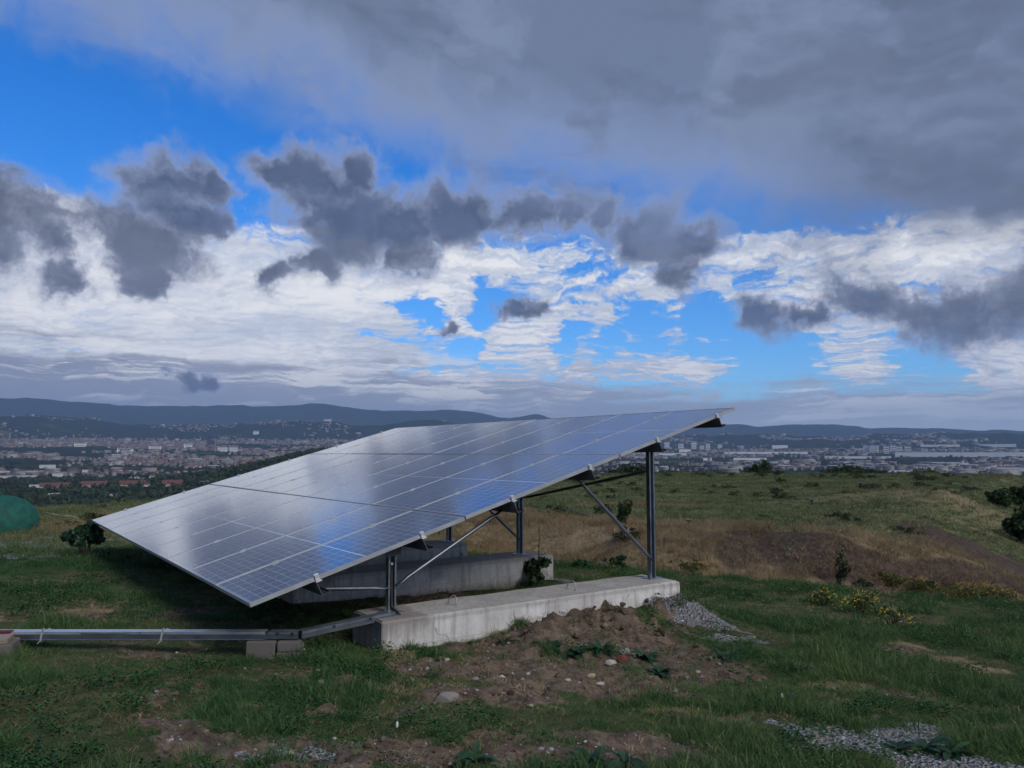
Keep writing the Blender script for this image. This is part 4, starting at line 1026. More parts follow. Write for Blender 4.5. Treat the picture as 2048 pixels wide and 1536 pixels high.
p_ = at_ground(1250, 1085); plant('dry_shrub', 'olive low shrub on the bank just below the small dark bush', 'shrub', p_, 3, 500, .4, .35, .45, .04, 12, M_SHRUB)
p_ = at_ground(1683, 1178); plant('sapling', 'thin dark sapling at the edge of the lawn before the dry bank', 'sapling', p_, 4, 750, .24, .24, .95, .032, 14, M_BUSH, lo=.02, rad=.01)
p_ = at_ground(1725, 1180); plant('leafy_bush', 'low dark bush just right of the thin sapling', 'bush', p_, 5, 500, .30, .25, .30, .04, 9, M_SHRUB)
p_ = at_ground(1235, 1140); plant('leafy_bush', 'leafy green weed clump on the lawn left of the tall rear post', 'bush', p_, 6, 260, .26, .22, .24, .04, 12, M_WEED, asp=.6)
p_ = at_ground(1170, 1135); plant('leafy_bush', 'low green weed clump behind the second beam end', 'bush', p_, 7, 240, .34, .24, .16, .04, 12, M_WEED, asp=.6)
# tall weed at the end of the second beam
q = ground_pt(4.78, 2.50, 0); wz = float(g(q.x, q.y)); r_ = empty('tall_weed', (q.x, q.y, wz)); tag(r_, 'tall upright weed with a dense leafy base against the second beam', 'weed')
mb = MB(); mb.tube([(0, 0, -.02), (.02, 0, .25), (.03, .01, .55), (.035, .0, .78)], [.010, .009, .006, .003], 6); mb.tube([(.022, 0, .3), (.12, -.02, .42)], [.006, .003], 5); mb.build('stem', M_BUSH, r_, True)
me, _ = crown_mesh('foliage', 31, 420, .26, .22, .34, .05, 9, M_BUSH, .0, .75); obj('foliage', me, r_)
for i in range(16):
    z_ = 0.3+i*.031; o = obj('leaf', LEAF[1], r_); o.location = (.02+.015*z_, 0, z_); o.rotation_euler = (0, random.uniform(-.4, .5), i*2.4); o.scale = (max(.25, .75-.035*i),)*3
# yellow flowering patches at the lawn's right edge
def flowers(seed, n, rx, ry, h, size, mat, name):
    rg = np.random.default_rng(seed); a = rg.uniform(0, 6.28, n); d_ = np.sqrt(rg.uniform(0, 1, n)); P_ = np.stack([rx*d_*np.cos(a), ry*d_*np.sin(a), h*np.sqrt(np.maximum(.05, 1-d_**2))*rg.uniform(.75, 1.1, n)], -1)
    s_ = size*rg.uniform(.6, 1.3, n); e1 = np.stack([s_, 0*s_, s_*.3], -1); e2 = np.stack([0*s_, s_, s_*.1], -1); e3 = np.stack([0*s_, 0*s_, s_*.9], -1)
    V = np.stack([P_+e1, P_+e2, P_-e1, P_-e2, P_+e3], 1).reshape(-1, 3); b_ = np.arange(n)[:, None]*5
    F = np.concatenate([b_+np.array([[0, 1, 4]]), b_+np.array([[1, 2, 4]]), b_+np.array([[2, 3, 4]]), b_+np.array([[3, 0, 4]])])
    return np_mesh(name, V, F, mat)
for k, (px, py, rx, ry, h, nl, nf, lab) in enumerate([(1960, 1205, 1.05, .6, .50, 1500, 420, 'largest yellow flowering shrub, at the right edge of the lawn'), (1840, 1185, .55, .4, .38, 700, 150, 'yellow flowering shrub left of the largest one'),
        (1780, 1172, .42, .35, .34, 500, 70, 'olive shrub with few yellow flowers beside the dry bank'), (1725, 1228, .30, .26, .30, 130, 80, 'yellow flowered weed patch in the middle of the right lawn'), (1790, 1252, .22, .2, .22, 80, 40, 'small yellow flowered weed right of the lawn patch'),
        (1385, 1142, .55, .35, .30, 520, 70, 'yellow flowering shrub on the bank behind the rear post'), (1650, 1212, .22, .2, .24, 80, 34, 'sparse yellow flowered weed left of the lawn patch')]):
    p_ = at_ground(px, py); r_ = plant('flowering_shrub', lab, 'shrub', p_, 40+k, nl, rx, ry, h, .035, 14, M_BROOM, 'yellow flowering plants by the bank', lo=0.02)
    obj('blossom', flowers(80+k, nf, rx*.95, ry*.95, h*.95, .012, M_YEL, 'blossom'), r_)
N = 260; x, y = polar_points(N, 9, 14.5, 4, 36, 1); V = []; F = []
for i in range(N):
    s_ = random.uniform(.005, .010); z_ = float(g(x[i], y[i]))+random.uniform(.1, .2); b0 = len(V)
    V += [(x[i]+s_, y[i], z_), (x[i], y[i]+s_, z_), (x[i]-s_, y[i], z_), (x[i], y[i]-s_, z_), (x[i], y[i], z_+s_)]; F += [(b0, b0+1, b0+4), (b0+1, b0+2, b0+4), (b0+2, b0+3, b0+4), (b0+3, b0, b0+4)]
tag(obj('lawn_flowers', np_mesh('lawn_flowers', np.array(V), np.array(F), M_YEL)), 'scattered small yellow flowers in the right lawn', 'flowers', kind='stuff')
for (px, py, lab) in [(792, 1466, 'single white flower in the grass below the beam'), (1563, 1405, 'single white flower on the weed above the grey gravel')]:
    p_ = at_ground(px, py+6); r_ = empty('white_flower', p_); tag(r_, lab, 'flower')
    mb = MB(); mb.tube([(0, 0, 0), (.004, 0, .05)], .002, 5); mb.build('stalk', M_WEED, r_)
    mb = MB(); mb.tube([(.004, 0, .045), (.005, 0, .055), (.006, 0, .075), (.007, 0, .085)], [.003, .009, .008, .002], 7); mb.build('bloom', M_WHITEF, r_, True)
# shrubs of the field
protos = []
for k in range(4):
    me, tips = crown_mesh('foliage', 200+k, 240, .75, .6, .42, .075, 9, M_SHRUB, 0.0, .45); st = stems_mesh('stem', tips[:5], .012, M_BARK, .1); protos.append((me, st))
N = 1100; x, y = polar_points(N, 26, 106, -36, 37, .55); cnt = 0
dens = fbm(x*.06, y*.12, 91)
for i in range(N):
    z_ = float(g(x[i], y[i]))
    if cnt >= 240 or dens[i] < .40 or z_ < -6 or zone_scree(x[i:i+1], y[i:i+1])[0] > .3: continue
    me, st = protos[cnt % 4]; r_ = empty('field_shrub', (x[i], y[i], z_), random.uniform(0, 6.28)); where = 'left of the array' if x[i]/y[i] < -.3 else 'seen under the raised side of the array' if x[i]/y[i] < .17 else 'in the '+('near' if y[i] < 48 else 'far')+' field right of the rear post'; tag(r_, ('dense ' if cnt % 4 < 2 else 'loose ')+'low olive shrub '+where, 'shrub', 'low shrubs in the open field')
    k = random.uniform(.22, .72)*(1+math.hypot(x[i], y[i])/150); r_.scale = (k, k, k*random.uniform(.8, 1.3)); obj('foliage', me, r_); obj('stem', st, r_); cnt += 1
# dark thicket on the slope at the right edge and trees along the far field edge
for k, (px, py, d_, rx, h, lab) in enumerate([(2050, 1025, 38, 1.0, 1.1, 'dark thicket bush at the right edge, lowest one'), (2085, 1005, 44, 1.5, 1.5, 'dark thicket bush cut by the right picture edge'), (2000, 995, 52, 1.1, 1.0, 'dark thicket bush left of the others at the right edge'), (2045, 980, 60, 1.4, 1.3, 'farthest dark bush of the thicket at the right edge')]):
    dv = pix_dir(px, py); h_ = math.hypot(dv.x, dv.y); x_, y_ = dv.x/h_*d_, dv.y/h_*d_; z_ = float(g(x_, y_))
    zt = dv.z/h_*d_+0.5*h; z_ = z_ if abs(z_-zt) > 6 else z_
    plant('thicket_bush', lab, 'bush', (x_, y_, z_), 300+k, 3800, rx*.8, rx*.7, max(min(h*.5, 1.1), min(zt-z_, 1.5)), .10, 34, M_BUSH, 'thicket at the right edge', rad=.03, lo=.0)
ET = [(1518, 1.3, 2.9, 'tallest dark tree on the far field edge, above the dry bank'), (1560, 2.2, 2.6, 'bushy tree right of the tallest one on the field edge'), (1610, 2.6, 2.8, 'second bushy tree right of the tallest one'), (1650, 1.8, 2.2, 'low tree in the middle of the field edge hedge'),
      (1690, 2.5, 3.0, 'round tree in the middle of the field edge hedge'), (1738, 2.4, 3.2, 'upright tree right of the hedge middle'), (1790, 2.6, 2.6, 'wide tree near the right end of the field edge hedge'), (1850, 2.0, 2.4, 'tree with a gap on its left in the field edge hedge'),
      (1890, 2.4, 3.0, 'rightmost round tree of the field edge hedge'), (1255, 2.4, 2.2, 'low dark tree seen under the array just left of the rear post'), (1345, 2.0, 1.5, 'low bush on the field edge right of the rear post'), (1420, 2.2, 1.6, 'low bush on the field edge left of the tallest tree'), (1215, 2.2, 1.9, 'low dark tree half hidden under the array edge')]
for k, (px, w_, h, lab) in enumerate(ET):
    dv = pix_dir(px, 950); a_ = math.atan2(dv.x, dv.y); re_ = np.interp(math.degrees(a_), [-15, 0, 10, 35], [52, 84, 106, 116])+5+random.uniform(0, 4); x_, y_ = math.sin(a_)*re_, math.cos(a_)*re_
    plant('edge_tree', lab, 'tree', (x_, y_, float(g(x_, y_))-.1), 400+k, 3600, w_*1.5, w_*1.1, (h+1.2)*(.62 if k else .95), .16, 30, M_BUSH, 'trees along the far field edge', 'trunk', .05, lo=.0, crown='crown')

# ================================================================== things standing in the field
def vent(px, py, hpx, lab):
    p_ = at_ground(px, py); s = hpx/FPX*p_.length; r_ = empty('vent_pipe', p_); tag(r_, lab, 'pipe', 'gas vents in the field')
    mb = MB(); mb.tube([(0, 0, -.05), (0, 0, s*.8)], s*.28, 12); mb.build('pipe', M_BLACK, r_, True)
    mb = MB(); mb.tube([(0, 0, s*.72), (0, 0, s*.78), (0, 0, s*1.0), (0, 0, s*1.02)], [s*.30, s*.42, s*.42, s*.2], 12); mb.build('cap', M_BLACK, r_)
    for a in (0, 2.1, 4.2):
        mb = MB(); mb.tube([(math.cos(a)*s*.3, math.sin(a)*s*.3, s*1.0), (math.cos(a)*s*.3, math.sin(a)*s*.3, s*1.1)], s*.05, 6); mb.build('bolt', M_CLAMP, r_)
vent(1378, 1053, 13, 'nearest black vent pipe stub with flanged cap on the bank crest'); vent(1624, 1009, 9, 'black vent pipe stub in the middle of the field'); vent(1722, 976, 9, 'farthest black vent pipe stub, before the field edge hedge')
def hose(pts, rad, name, lab, mat):
    P_ = [at_ground(*q) for q in pts]; mb = MB(); out = []
    for a, b_ in zip(P_[:-1], P_[1:]):
        for i in range(8):
            q = a.lerp(b_, i/8); out.append((q.x, q.y, float(g(q.x, q.y))+rad*.8))
    mb.tube(out, rad, 8); tag(mb.build(name, mat, smooth=True), lab, 'hose')
hose([(1040, 1010), (1090, 1018), (1150, 1026), (1240, 1043), (1290, 1052), (1345, 1056)], .05, 'black_hose', 'black hose lying across the field behind the rear post', M_BLACK)
hose([(70, 1027), (110, 1031), (150, 1036), (182, 1042)], .03, 'pale_hose', 'thin pale hose in the grass behind the low far corner of the array', M_PALEHOSE)
# teal tank at the left edge
p_ = Vector((-14.2, 21.3, 0)); p_.z = float(g(p_.x, p_.y))-0.22; r_ = empty('water_tank', p_, 0.35); tag(r_, 'teal green rounded plastic tank half hidden by grass at the left edge', 'tank')
mb = MB(); prof = [(-1.05, .08), (-1.0, .30), (-.9, .47), (-.72, .63), (-.45, .75), (-.15, .80), (.15, .80), (.45, .75), (.72, .63), (.9, .47), (1.0, .30), (1.05, .08)]
mb.tube([(a, 0, .46) for a, b_ in prof], [b_*1.0 for a, b_ in prof], 36); mb.build('tank_body', M_PLASTIC_G, r_, True)
for xx in (-.12, .12):
    mb = MB(); mb.tube([(xx-.03, 0, .46), (xx-.02, 0, .46), (xx+.02, 0, .46), (xx+.03, 0, .46)], [.795, .815, .815, .795], 36); mb.build('rib', M_PLASTIC_G, r_, True)
mb = MB(); mb.tube([(0, 0, 1.24), (0, 0, 1.30), (0, 0, 1.31)], [.16, .16, .1], 16); mb.build('lid', M_PLASTIC_G, r_)

# ================================================================== the town in the valley
def terr_pix(px, py, rmin=250.0):
    """point of the far land seen at a pixel"""
    dv = pix_dir(px, py); h = math.hypot(dv.x, dv.y); r = np.geomspace(rmin, 13000, 4000); z = dv.z/h*r
    zz = g(dv.x/h*r, dv.y/h*r); i = np.nonzero(zz >= z)[0]; i = i[0] if len(i) else len(r)-1
    return Vector((dv.x/h*r[i], dv.y/h*r[i], float(zz[i]))), float(r[i])
WALLC = 0.50*np.array([(.60, .58, .55), (.52, .48, .42), (.45, .40, .34), (.66, .65, .64), (.40, .36, .33)]); ROOFC = np.array([(.17, .075, .055), (.14, .07, .055), (.20, .11, .085), (.20, .19, .19), (.42, .43, .44)])
def batch_houses(name, x, y, z, L, W_, H_, RH, rot, wc, rc):
    n = len(x)
    pw = np.array([(a, b_, c) for c in (0, 1) for (a, b_) in ((-.5, -.5), (.5, -.5), (.5, .5), (-.5, .5))])            # walls
    fw = np.array([(0, 1, 5, 4), (1, 2, 6, 5), (2, 3, 7, 6), (3, 0, 4, 7)])
    pr = np.array([(-.53, -.56, 1), (.53, -.56, 1), (.53, .56, 1), (-.53, .56, 1), (-.53, 0, 2), (.53, 0, 2)])            # gable roof, z code 2 = ridge
    fr = np.array([(0, 1, 5, 4), (2, 3, 4, 5), (0, 4, 3, 3), (1, 2, 5, 5)])
    P_ = np.concatenate([pw, pr]); V = np.empty((n, len(P_), 3))
    lx_, ly_ = P_[None, :, 0]*L[:, None], P_[None, :, 1]*W_[:, None]
    zc = np.where(P_[None, :, 2] == 2, (H_+RH)[:, None], P_[None, :, 2]*H_[:, None])
    c, s = np.cos(rot)[:, None], np.sin(rot)[:, None]
    V[:, :, 0] = lx_*c-ly_*s+x[:, None]; V[:, :, 1] = lx_*s+ly_*c+y[:, None]; V[:, :, 2] = zc+z[:, None]-(P_[None, :, 2] == 0)*3
    F4 = np.concatenate([fw, fr[:2]+8]); F3 = np.array([(8, 12, 11), (9, 10, 13)])
    k = len(P_); off = np.arange(n)[:, None, None]*k
    T = np.concatenate([F4[:, [0, 1, 2]], F4[:, [0, 2, 3]], F3])
    F = (T[None]+off).reshape(-1, 3)
    colr = np.empty((n, k, 3)); colr[:, :8] = wc[:, None]; colr[:, 8:] = rc[:, None]
    return np_mesh(name, V.reshape(-1, 3), F, M_TOWN, False, dict(col=colr.reshape(-1, 3)))
def town_density(r, az, x, y):
    d_ = fbm(x/420, y/420, 51, 4); a = np.degrees(az)
    left = sm(r, 1900, 2600)*(1-sm(r, 5600, 7400))*(1-sm(a, -3, 6)*.2)
    right = sm(r, 2000, 2600)*(1-sm(r, 5200, 7000))*.62*sm(fbm(x/520, y/160, 58, 3), .40, .55)
    v = np.where(a < 0, left, right)
    hamlet = sm(r, 6200, 6600)*(1-sm(r, 9300, 9800))*sm(d_, .58, .66)*.28
    return np.maximum(v*sm(d_, .36, .50), hamlet)
def make_town():
    n0 = 70000; r = np.sqrt(RNG.uniform(1500**2, 9000**2, n0)); az = np.radians(RNG.uniform(-37, 37, n0)); x = r*np.sin(az); y = r*np.cos(az)
    keep = RNG.random(n0) < town_density(r, az, x, y)*.8
    x, y, r, az = x[keep], y[keep], r[keep], az[keep]; n = len(x)
    ctr = fbm(x/700, y/700, 53)
    bigb = RNG.random(n) < .07+.18*(np.degrees(az) > 8)
    L = np.where(bigb, RNG.uniform(24, 60, n), RNG.uniform(8, 15, n)); W_ = np.where(bigb, RNG.uniform(12, 24, n), RNG.uniform(7, 10, n))
    H_ = np.where(bigb, RNG.uniform(7, 18, n), RNG.uniform(4.5, 10, n)); RH = np.where(bigb, RNG.uniform(.2, 2.5, n), RNG.uniform(1.8, 3.2, n))
    wc = WALLC[RNG.integers(0, 5, n)]*RNG.uniform(.75, 1.15, (n, 1)); rc = np.where(bigb[:, None], ROOFC[RNG.integers(3, 5, n)], ROOFC[RNG.choice([0, 1, 2, 2, 3], n)])*RNG.uniform(.8, 1.2, (n, 1))
    # the nearest 200 houses become things of their own
    small = np.nonzero(~bigb)[0]; order = small[np.argsort(r[small])][:200]; rest = np.ones(n, bool); rest[order] = False
    z = g(x, y); rot = RNG.uniform(-.5, .5, n)+np.where(RNG.random(n) < .5, 0, math.pi/2)
    me = batch_houses('town_buildings', x[rest], y[rest], z[rest], L[rest], W_[rest], H_[rest], RH[rest], rot[rest], wc[rest], rc[rest])
    tag(obj('town_buildings', me), 'mass of pale and red roofed buildings of the distant town', 'town', kind='stuff')
    pr = []
    for k in range(5):
        wm_ = MB(); wm_.box((0, 0, 1.2), (13, 9, 7.6)); wme = wm_.mesh('wall', (M_WALLW, M_WALLC)[k % 2])
        rm_ = MB(); rm_.prism([(-5.0, 5.02), (5.0, 5.02), (0, 7.6)], -7, 7, Matrix.Rotation(math.pi/2, 4, 'Z')); rme = rm_.mesh('roof', (M_ROOFR, M_ROOFR, M_ROOFD, M_ROOFR, M_ROOFR)[k]); pr.append((wme, rme))
    for i, q in enumerate(order):
        r_ = empty('house', (x[q], y[q], z[q]), rot[q]); sc_ = L[q]/14; r_.scale = (sc_, sc_, sc_*RNG.uniform(.8, 1.1))
        tag(r_, 'small '+('white' if (i % 5) % 2 == 0 else 'cream')+' house with '+('dark' if i % 5 == 2 else 'red')+' pitched roof on the near side of the '+('left town' if x[q] < 0 else 'right town'), 'house', 'houses on the near side of the town')
        obj('wall', pr[i % 5][0], r_); obj('roof', pr[i % 5][1], r_)
make_town()
def far_box(name, lab, cat, px, py, wpx, hpx, mat, roof=None, depth=14, rmin=400, grp=None, flat=True, bands=0, yaw=0.0):
    p_, r_ = terr_pix(px, py, rmin); s = r_/FPX; w_, h = wpx*s, hpx*s
    a_ = math.atan2(p_.x, p_.y); root = empty(name, p_, -a_+yaw); tag(root, lab, cat, grp)
    mb = MB(); mb.box((0, 0, h/2-2), (w_, depth, h+4)); mb.build('wall', mat, root)
    if roof:
        mb = MB()
        if flat: mb.box((0, 0, h+.4), (w_+.8, depth+.8, .8))
        else: mb.prism([(-depth/2-.6, h+.01), (depth/2+.6, h+.01), (0, h+depth*.36)], -w_/2-.6, w_/2+.6, Matrix.Rotation(math.pi/2, 4, 'Z'))
        mb.build('roof', roof, root)
    for k in range(bands):
        mb = MB(); mb.box((0, -depth/2-.05, h*(k+.6)/bands), (w_*.88, .3, h/bands*.42)); mb.build('window', M_GLASSD, root)
    return root
# red roofed sheds, huts and barns in the near valley
for q in [(560/5.12, 977, 44, 4, 'long red roofed shed, leftmost of the row in the near valley'), (188, 975, 40, 5, 'red roofed shed, second from the left in the near valley'), (265, 973, 42, 4, 'red roofed shed, third from the left in the near valley'), (345, 973, 33, 5, 'red roofed shed beside the array edge, rightmost of the row')]:
    far_box('farm_shed', q[4], 'shed', q[0], q[1], q[2], q[3], M_WALLC, M_ROOFR, 17, 500, 'red roofed sheds in the near valley', False, yaw=random.uniform(-.15, .15))
far_box('stone_hut', 'pale square stone hut alone in the dark field at left', 'hut', 107, 999, 15, 7, M_WALLW, M_ROOFG, 8, 400, None, False, yaw=.3)
far_box('stone_hut', 'small white hut beside the hedge, right of the larger hut', 'hut', 227, 997, 9, 5, M_WALLW, M_ROOFG, 6, 400, None, False, yaw=-.3)
far_box('farm_house', 'low house with orange roof just above the array edge', 'house', 335, 985, 26, 3, M_WALLC, M_ROOFR, 9, 500, None, False)
far_box('farm_house', 'white gabled house between the red sheds', 'house', 292, 973, 11, 4, M_WALLW, M_ROOFR, 9, 500, None, False, yaw=1.2)
far_box('warehouse', 'white low warehouse left of the red sheds', 'warehouse', 72, 975, 20, 4, M_WALLW, M_ROOFG, 16, 500)
WH = [(50, 948, 84, 5, 'long pale warehouse at the left edge below the town'), (115, 957, 16, 8, 'white cubic building below the long pale warehouse'), (30, 958, 60, 5, 'low white warehouse at the left edge above the hedge'), (95, 936, 24, 5, 'white hall with a red sign wall at left'),
      (160, 946, 40, 5, 'pale warehouse beside the brick building at left'), (245, 921, 30, 4, 'long white hall in the middle of the left town'), (370, 928, 24, 3, 'small white hall below the left town'),
      (1345, 912, 52, 5, 'white long building under the tower blocks right of the rear post'), (1370, 905, 22, 6, 'pale block between the left tower blocks'), (1415, 921, 16, 5, 'white building under the red mast'), (1530, 908, 150, 4, 'long low pale hall above the tallest edge tree'), (1500, 920, 60, 4, 'grey hall left of the tallest edge tree'),
      (1560, 897, 28, 6, 'white stepped building above the middle of the plain'), (1715, 917, 110, 4, 'long white hall below the row of tower blocks'), (1945, 914, 236, 8, 'very long white factory roof at the right'), (1700, 928, 40, 4, 'white greenhouse in the middle of the right plain'), (1745, 935, 44, 4, 'white hall with dark doors in the right plain'),
      (1880, 929, 60, 4, 'pale hall under the long factory roof'), (1980, 934, 90, 4, 'grey low hall at the far right of the plain'), (1990, 942, 30, 4, 'white shed before the field at far right'), (2030, 945, 50, 8, 'white shed cut by the right picture edge'), (1880, 893, 60, 3, 'pale strip of halls at the foot of the right hill'), (1990, 893, 60, 4, 'pale halls at the foot of the hill at far right')]
for q in WH: far_box('warehouse', q[4], 'warehouse', q[0], q[1], q[2], q[3], M_TOWER if q[0] > 1000 else M_WALLW, M_ROOFG, 40, 700)
for q in [(1830, 943, 80, 3, 'white plastic tunnel strip in the right fields'), (1925, 962, 95, 7, 'broad pale plastic sheet in the field at right'), (2030, 965, 60, 3, 'pale plastic sheet at the far right of the fields')]:
    p_, r_ = terr_pix(q[0], q[1], 300); s = r_/FPX; o = MB(); n_ = 14; wd = q[2]*s; dp = r_*.12
    for k in range(5):
        o.prism([(math.cos(th)*dp*.085, math.sin(th)*2.2) for th in np.linspace(0, math.pi, 7)], -wd/2, wd/2, Matrix.Rotation(math.pi/2, 4, 'Z') @ Matrix.Translation(((k-2)*dp*.19, 0, 0)))
    o = o.build('plastic_tunnels', M_ROOFG); o.location = p_; o.rotation_euler = (0, 0, -math.atan2(p_.x, p_.y)); tag(o, q[4], 'greenhouse')
TB = [(1716, 905, 9, 7, 'short white tower block, first in the row right of the arched hall'), (1733, 906, 10, 12, 'white tower block, second in the row right of the arched hall'), (1749, 906, 14, 12, 'widest white tower block, third in the row right of the arched hall'), (1773, 907, 9, 12, 'white tower block, fourth in the row right of the arched hall'), (1786, 904, 9, 11, 'white tower block, fifth in the row, joined by a low wing'), (1799, 905, 10, 10, 'white tower block, sixth in the row right of the arched hall'), (1816, 906, 10, 11, 'white tower block, seventh in the row right of the arched hall'), (1850, 908, 9, 8, 'lone white tower block at the right end of the row'),
      (1334, 897, 9, 11, 'round topped pale tower block nearest the rear post'), (1362, 898, 10, 9, 'pale tower block left of the striped one'), (1388, 898, 9, 12, 'tower block with a reddish front, right of the rear post'), (1416, 899, 8, 10, 'white tower block left of the red mast'), (1440, 897, 8, 7, 'short grey tower block right of the red mast'), (1404, 898, 8, 6, 'short pale block between two tower blocks'),
      (376, 898, 14, 8, 'pale slab block at the left of the old town'), (445, 903, 16, 7, 'white slab block below the cathedral, left one'), (467, 903, 14, 7, 'white slab block below the cathedral, right one'), (310, 901, 20, 7, 'grey slab block in the left town'), (250, 905, 26, 6, 'pale slab block at the centre of the left town'), (160, 893, 18, 5, 'grey slab block high in the left town'), (512, 868, 10, 5, 'pale building on the slope above the town'), (655, 842, 14, 3, 'white hospital-like building high on the wooded hill')]
for q in TB: far_box('tower_block', q[4], 'tower block', q[0], q[1], q[2], q[3]*1.15, M_TOWER, M_ROOFD if random.random() < .4 else M_ROOFG, 18, 900, bands=4 if q[3] > 6 else 2)
# cathedral: black nave and twin spires
p_, r_ = terr_pix(418, 890, 900); s = r_/FPX; root = empty('cathedral', p_, -math.atan2(p_.x, p_.y)+.2); tag(root, 'black cathedral with two pointed spires in the middle of the old town', 'cathedral')
mb = MB(); mb.box((3*s, 0, 3*s), (11*s, 4*s, 8*s)); mb.prism([(-2.1*s, 7.05*s), (2.1*s, 7.05*s), (0, 10*s)], -2.5*s, 8.5*s, Matrix.Rotation(math.pi/2, 4, 'Z') @ Matrix.Rotation(math.pi, 4, 'Z')); mb.build('nave', M_LAVA, root)
for yy in (-1.6, 1.6):
    mb = MB(); mb.box((yy*s*1.1-1*s, yy*s, 5*s), (2*s, 2*s, 12*s)); mb.build('tower', M_LAVA, root)
    mb = MB(); b0 = 1.2*s; cx_, cy_ = yy*s*1.1-1*s, yy*s; mb.add([(cx_-b0, cy_-b0, 11*s), (cx_+b0, cy_-b0, 11*s), (cx_+b0, cy_+b0, 11*s), (cx_-b0, cy_+b0, 11*s), (cx_, cy_, 21*s)], [(0, 1, 4), (1, 2, 4), (2, 3, 4), (3, 0, 4), (3, 2, 1, 0)]); mb.build('spire', M_LAVA, root)
# arched hall
p_, r_ = terr_pix(1683, 906, 900); s = r_/FPX; root = empty('arched_hall', p_, -math.atan2(p_.x, p_.y)); tag(root, 'large pale arched roof hall on the right plain', 'hall')
pts = [(math.cos(th)*11.5*s, math.sin(th)*9*s) for th in np.linspace(0, math.pi, 19)]
mb = MB(); mb.prism(pts+[(q[0]*.9, q[1]*.9) for q in reversed(pts)], -20, 40); mb.build('arch_roof', M_ROOFG, root)
mb = MB(); mb.prism([(q[0]*.89, q[1]*.89) for q in pts], -12, 36); mb.build('end_wall', M_GLASSD, root)
# red mast, water tower, pylon
p_, r_ = terr_pix(1418, 922, 900); s = r_/FPX; root = empty('mast', p_); tag(root, 'red lattice mast in front of the tower blocks', 'mast')
mb = MB()
for a in range(4):
    th = a*math.pi/2+.78; mb.tube([(math.cos(th)*3.0*s, math.sin(th)*3*s, 0), (math.cos(th)*1.2*s, math.sin(th)*1.2*s, 12*s)], .35*s, 5)
for k in range(5):
    w_ = (3-1.8*k/5)*s; mb.tube([(-w_*.7, -w_*.7, k*2.4*s), (w_*.6, w_*.6, (k+1)*2.4*s)], .3*s, 5); mb.tube([(w_*.7, -w_*.7, k*2.4*s), (-w_*.6, w_*.6, (k+1)*2.4*s)], .3*s, 5)
mb.build('lattice', M_RED, root)
mb = MB(); mb.tube([(0, 0, 12*s), (0, 0, 13.5*s)], [1.8*s, 1.2*s], 8); mb.build('head', M_RED, root)
for q in [(1508, 917, 9, 'slim white chimney mast above the tallest edge tree'), (1680, 913, 6, 'small white mast below the arched hall'), (1793, 938, 14, 'thin grey pylon in the middle of the right plain')]:
    p_, r_ = terr_pix(q[0], q[1], 700); s = r_/FPX; mb = MB(); mb.tube([(0, 0, -2), (0, 0, q[2]*s*.7), (0, 0, q[2]*s)], [.9*s*.7, .5*s, .25*s], 7); o = mb.build('mast', M_WALLW); o.location = p_; tag(o, q[3], 'mast')
# road across the near valley
P_ = [terr_pix(px, 961+(px > 250)*2, 500)[0] for px in range(-40, 480, 20)]; mb = MB(); vs = []
for i, q in enumerate(P_):
    vs += [(q.x, q.y-9, float(g(q.x, q.y-9))+1.2), (q.x, q.y+9, float(g(q.x, q.y+9))+1.2)]
mb.add(vs, [(2*i, 2*i+2, 2*i+3, 2*i+1) for i in range(len(P_)-1)]); tag(mb.build('road', M_ROAD), kind='structure')

# ---- trees of the valley
tp = []
for k in range(5):
    me, _ = crown_mesh('crown', 500+k, 190, 1, .95, 1.7, .30, 11, M_FTREE, .08, .8); tm = MB(); tm.tube([(0, 0, -.2), (.02, 0, .9)], [.09, .04], 6, False); tp.append((me, tm.mesh('trunk', M_BARK)))
k = 0
VT = [(20, 998, 13), (50, 998, 11), (68, 990, 10), (5, 990, 12), (135, 994, 14), (150, 998, 18), (168, 998, 12), (195, 992, 10), (215, 990, 9), (240, 984, 14), (255, 993, 13), (228, 990, 16), (270, 994, 15), (290, 990, 17), (310, 992, 16), (326, 988, 10), (350, 984, 14), (366, 982, 12), (40, 975, 12), (55, 975, 9), (12, 970, 12), (240, 972, 12), (310, 968, 13), (325, 972, 10), (375, 970, 14), (392, 968, 12), (250, 958, 14), (290, 958, 12), (340, 958, 14), (405, 955, 12), (60, 955, 8), (30, 952, 9), (80, 953, 9), (125, 950, 9), (160, 955, 10), (200, 953, 11), (15, 940, 10), (20, 934, 14), (420, 960, 12), (440, 950, 12)]
for i, (px, py, w_) in enumerate(VT):
    p_, r_ = terr_pix(px, py, 350); s = w_*.5*r_/FPX; root = empty('valley_tree', p_, random.uniform(0, 6)); root.scale = (s*1.15, s*1.15, s*random.uniform(.75, 1.0)); tag(root, 'dark rounded tree among the hedges of the near left valley', 'tree', 'trees in the hedges of the near left valley')
    obj('crown', tp[i % 5][0], root); obj('trunk', tp[i % 5][1], root)
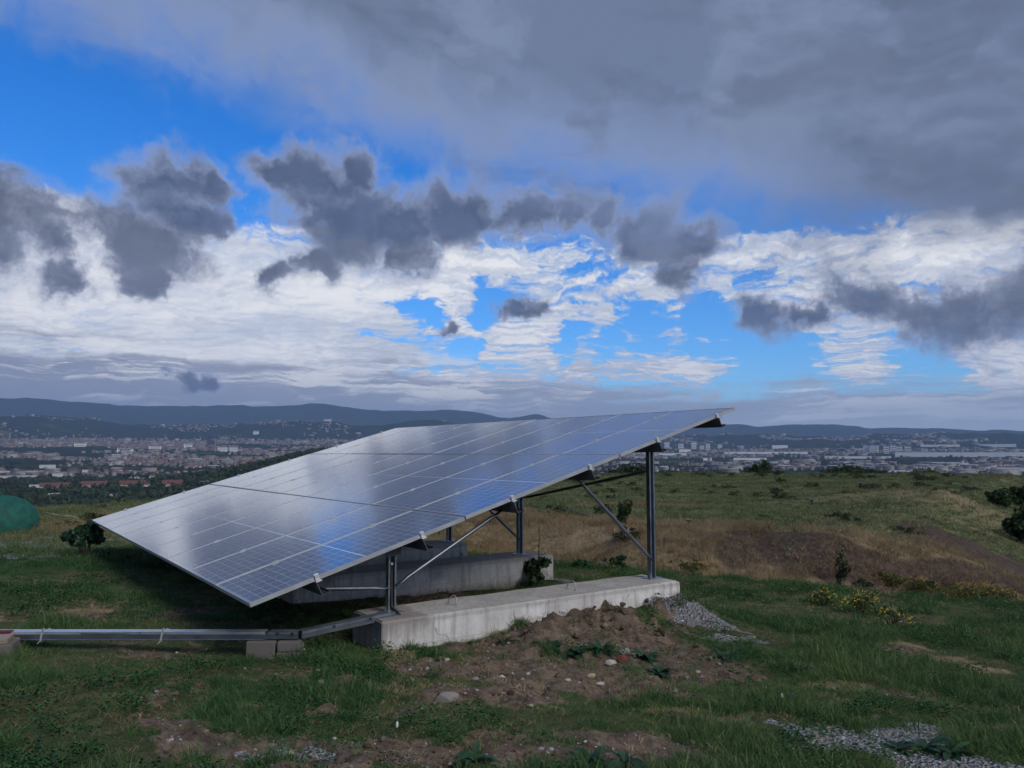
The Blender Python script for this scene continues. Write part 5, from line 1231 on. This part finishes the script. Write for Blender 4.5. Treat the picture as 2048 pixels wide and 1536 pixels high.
def make_woods():
    n0 = 60000; r = np.exp(RNG.uniform(math.log(800), math.log(5600), n0)); az = np.radians(RNG.uniform(-38, 38, n0)); x = r*np.sin(az); y = r*np.cos(az)
    d_ = fbm(x/150+3, y/90, 57, 4); a = np.degrees(az); hx = x-math.sin(R(-12.5))*1500; hy = y-math.cos(R(-12.5))*1500
    w_ = sm(d_, .50, .60)*np.where(r < 1500, .36, np.where(r < 2500, .55, .45))*np.where(a > 4, .9, 1-.5*sm(r, 2600, 3400))
    w_ = np.where((a > 3) & (r < 1150), 0, w_); w_ = np.where((a < 0) & (r < 1060), w_*.0, w_)
    w_ = np.maximum(w_, np.exp(-((hx/300)**2+(hy/320)**2))*1.2)
    keep = RNG.random(n0) < w_; x, y, r = x[keep], y[keep], r[keep]; n = len(x); z = g(x, y)
    m_ = 16; c = np.stack([x, y, z], -1)[:, None]; size = RNG.uniform(4, 8.5, n)[:, None, None]*np.where(r < 2500, 1, 1.2)[:, None, None]
    d3 = RNG.normal(size=(n, m_, 3)); d3 /= np.linalg.norm(d3, axis=2)[..., None]; d3[..., 2] = np.abs(d3[..., 2])
    P_ = c+d3*size*np.array([1, 1, 1.05])*RNG.uniform(.55, 1, (n, m_, 1)); a3 = RNG.normal(size=(n, m_, 3)); a3 /= np.linalg.norm(a3, axis=2)[..., None]; b3 = np.cross(a3, RNG.normal(size=(n, m_, 3))); b3 /= np.linalg.norm(b3, axis=2)[..., None]
    s_ = size*.52
    V = np.stack([P_-a3*s_, P_+b3*s_, P_+a3*s_-b3*s_*.5], 2).reshape(-1, 3)
    me = np_mesh('woodland', V, np.arange(len(V)).reshape(-1, 3), M_FTREE); tag(obj('woodland', me), 'dark woods and hedges spread over the valley and the wooded spur', 'woodland', kind='stuff')
make_woods()

# ================================================================== haze
m = bpy.data.materials.new('valley_air'); m.use_nodes = True; nt = m.node_tree; nt.nodes.clear()
vo = nt.nodes.new('ShaderNodeVolumePrincipled'); om = nt.nodes.new('ShaderNodeOutputMaterial'); nt.links.new(vo.outputs[0], om.inputs['Volume'])
vo.inputs['Color'].default_value = (0.40, 0.60, 1.0, 1); vo.inputs['Density'].default_value = 5.2e-5; vo.inputs['Anisotropy'].default_value = 0.0
mb = MB(); mb.box((0, 0, 560), (41000, 41000, 1300)); o = mb.build('haze', m); tag(o, kind='stuff')
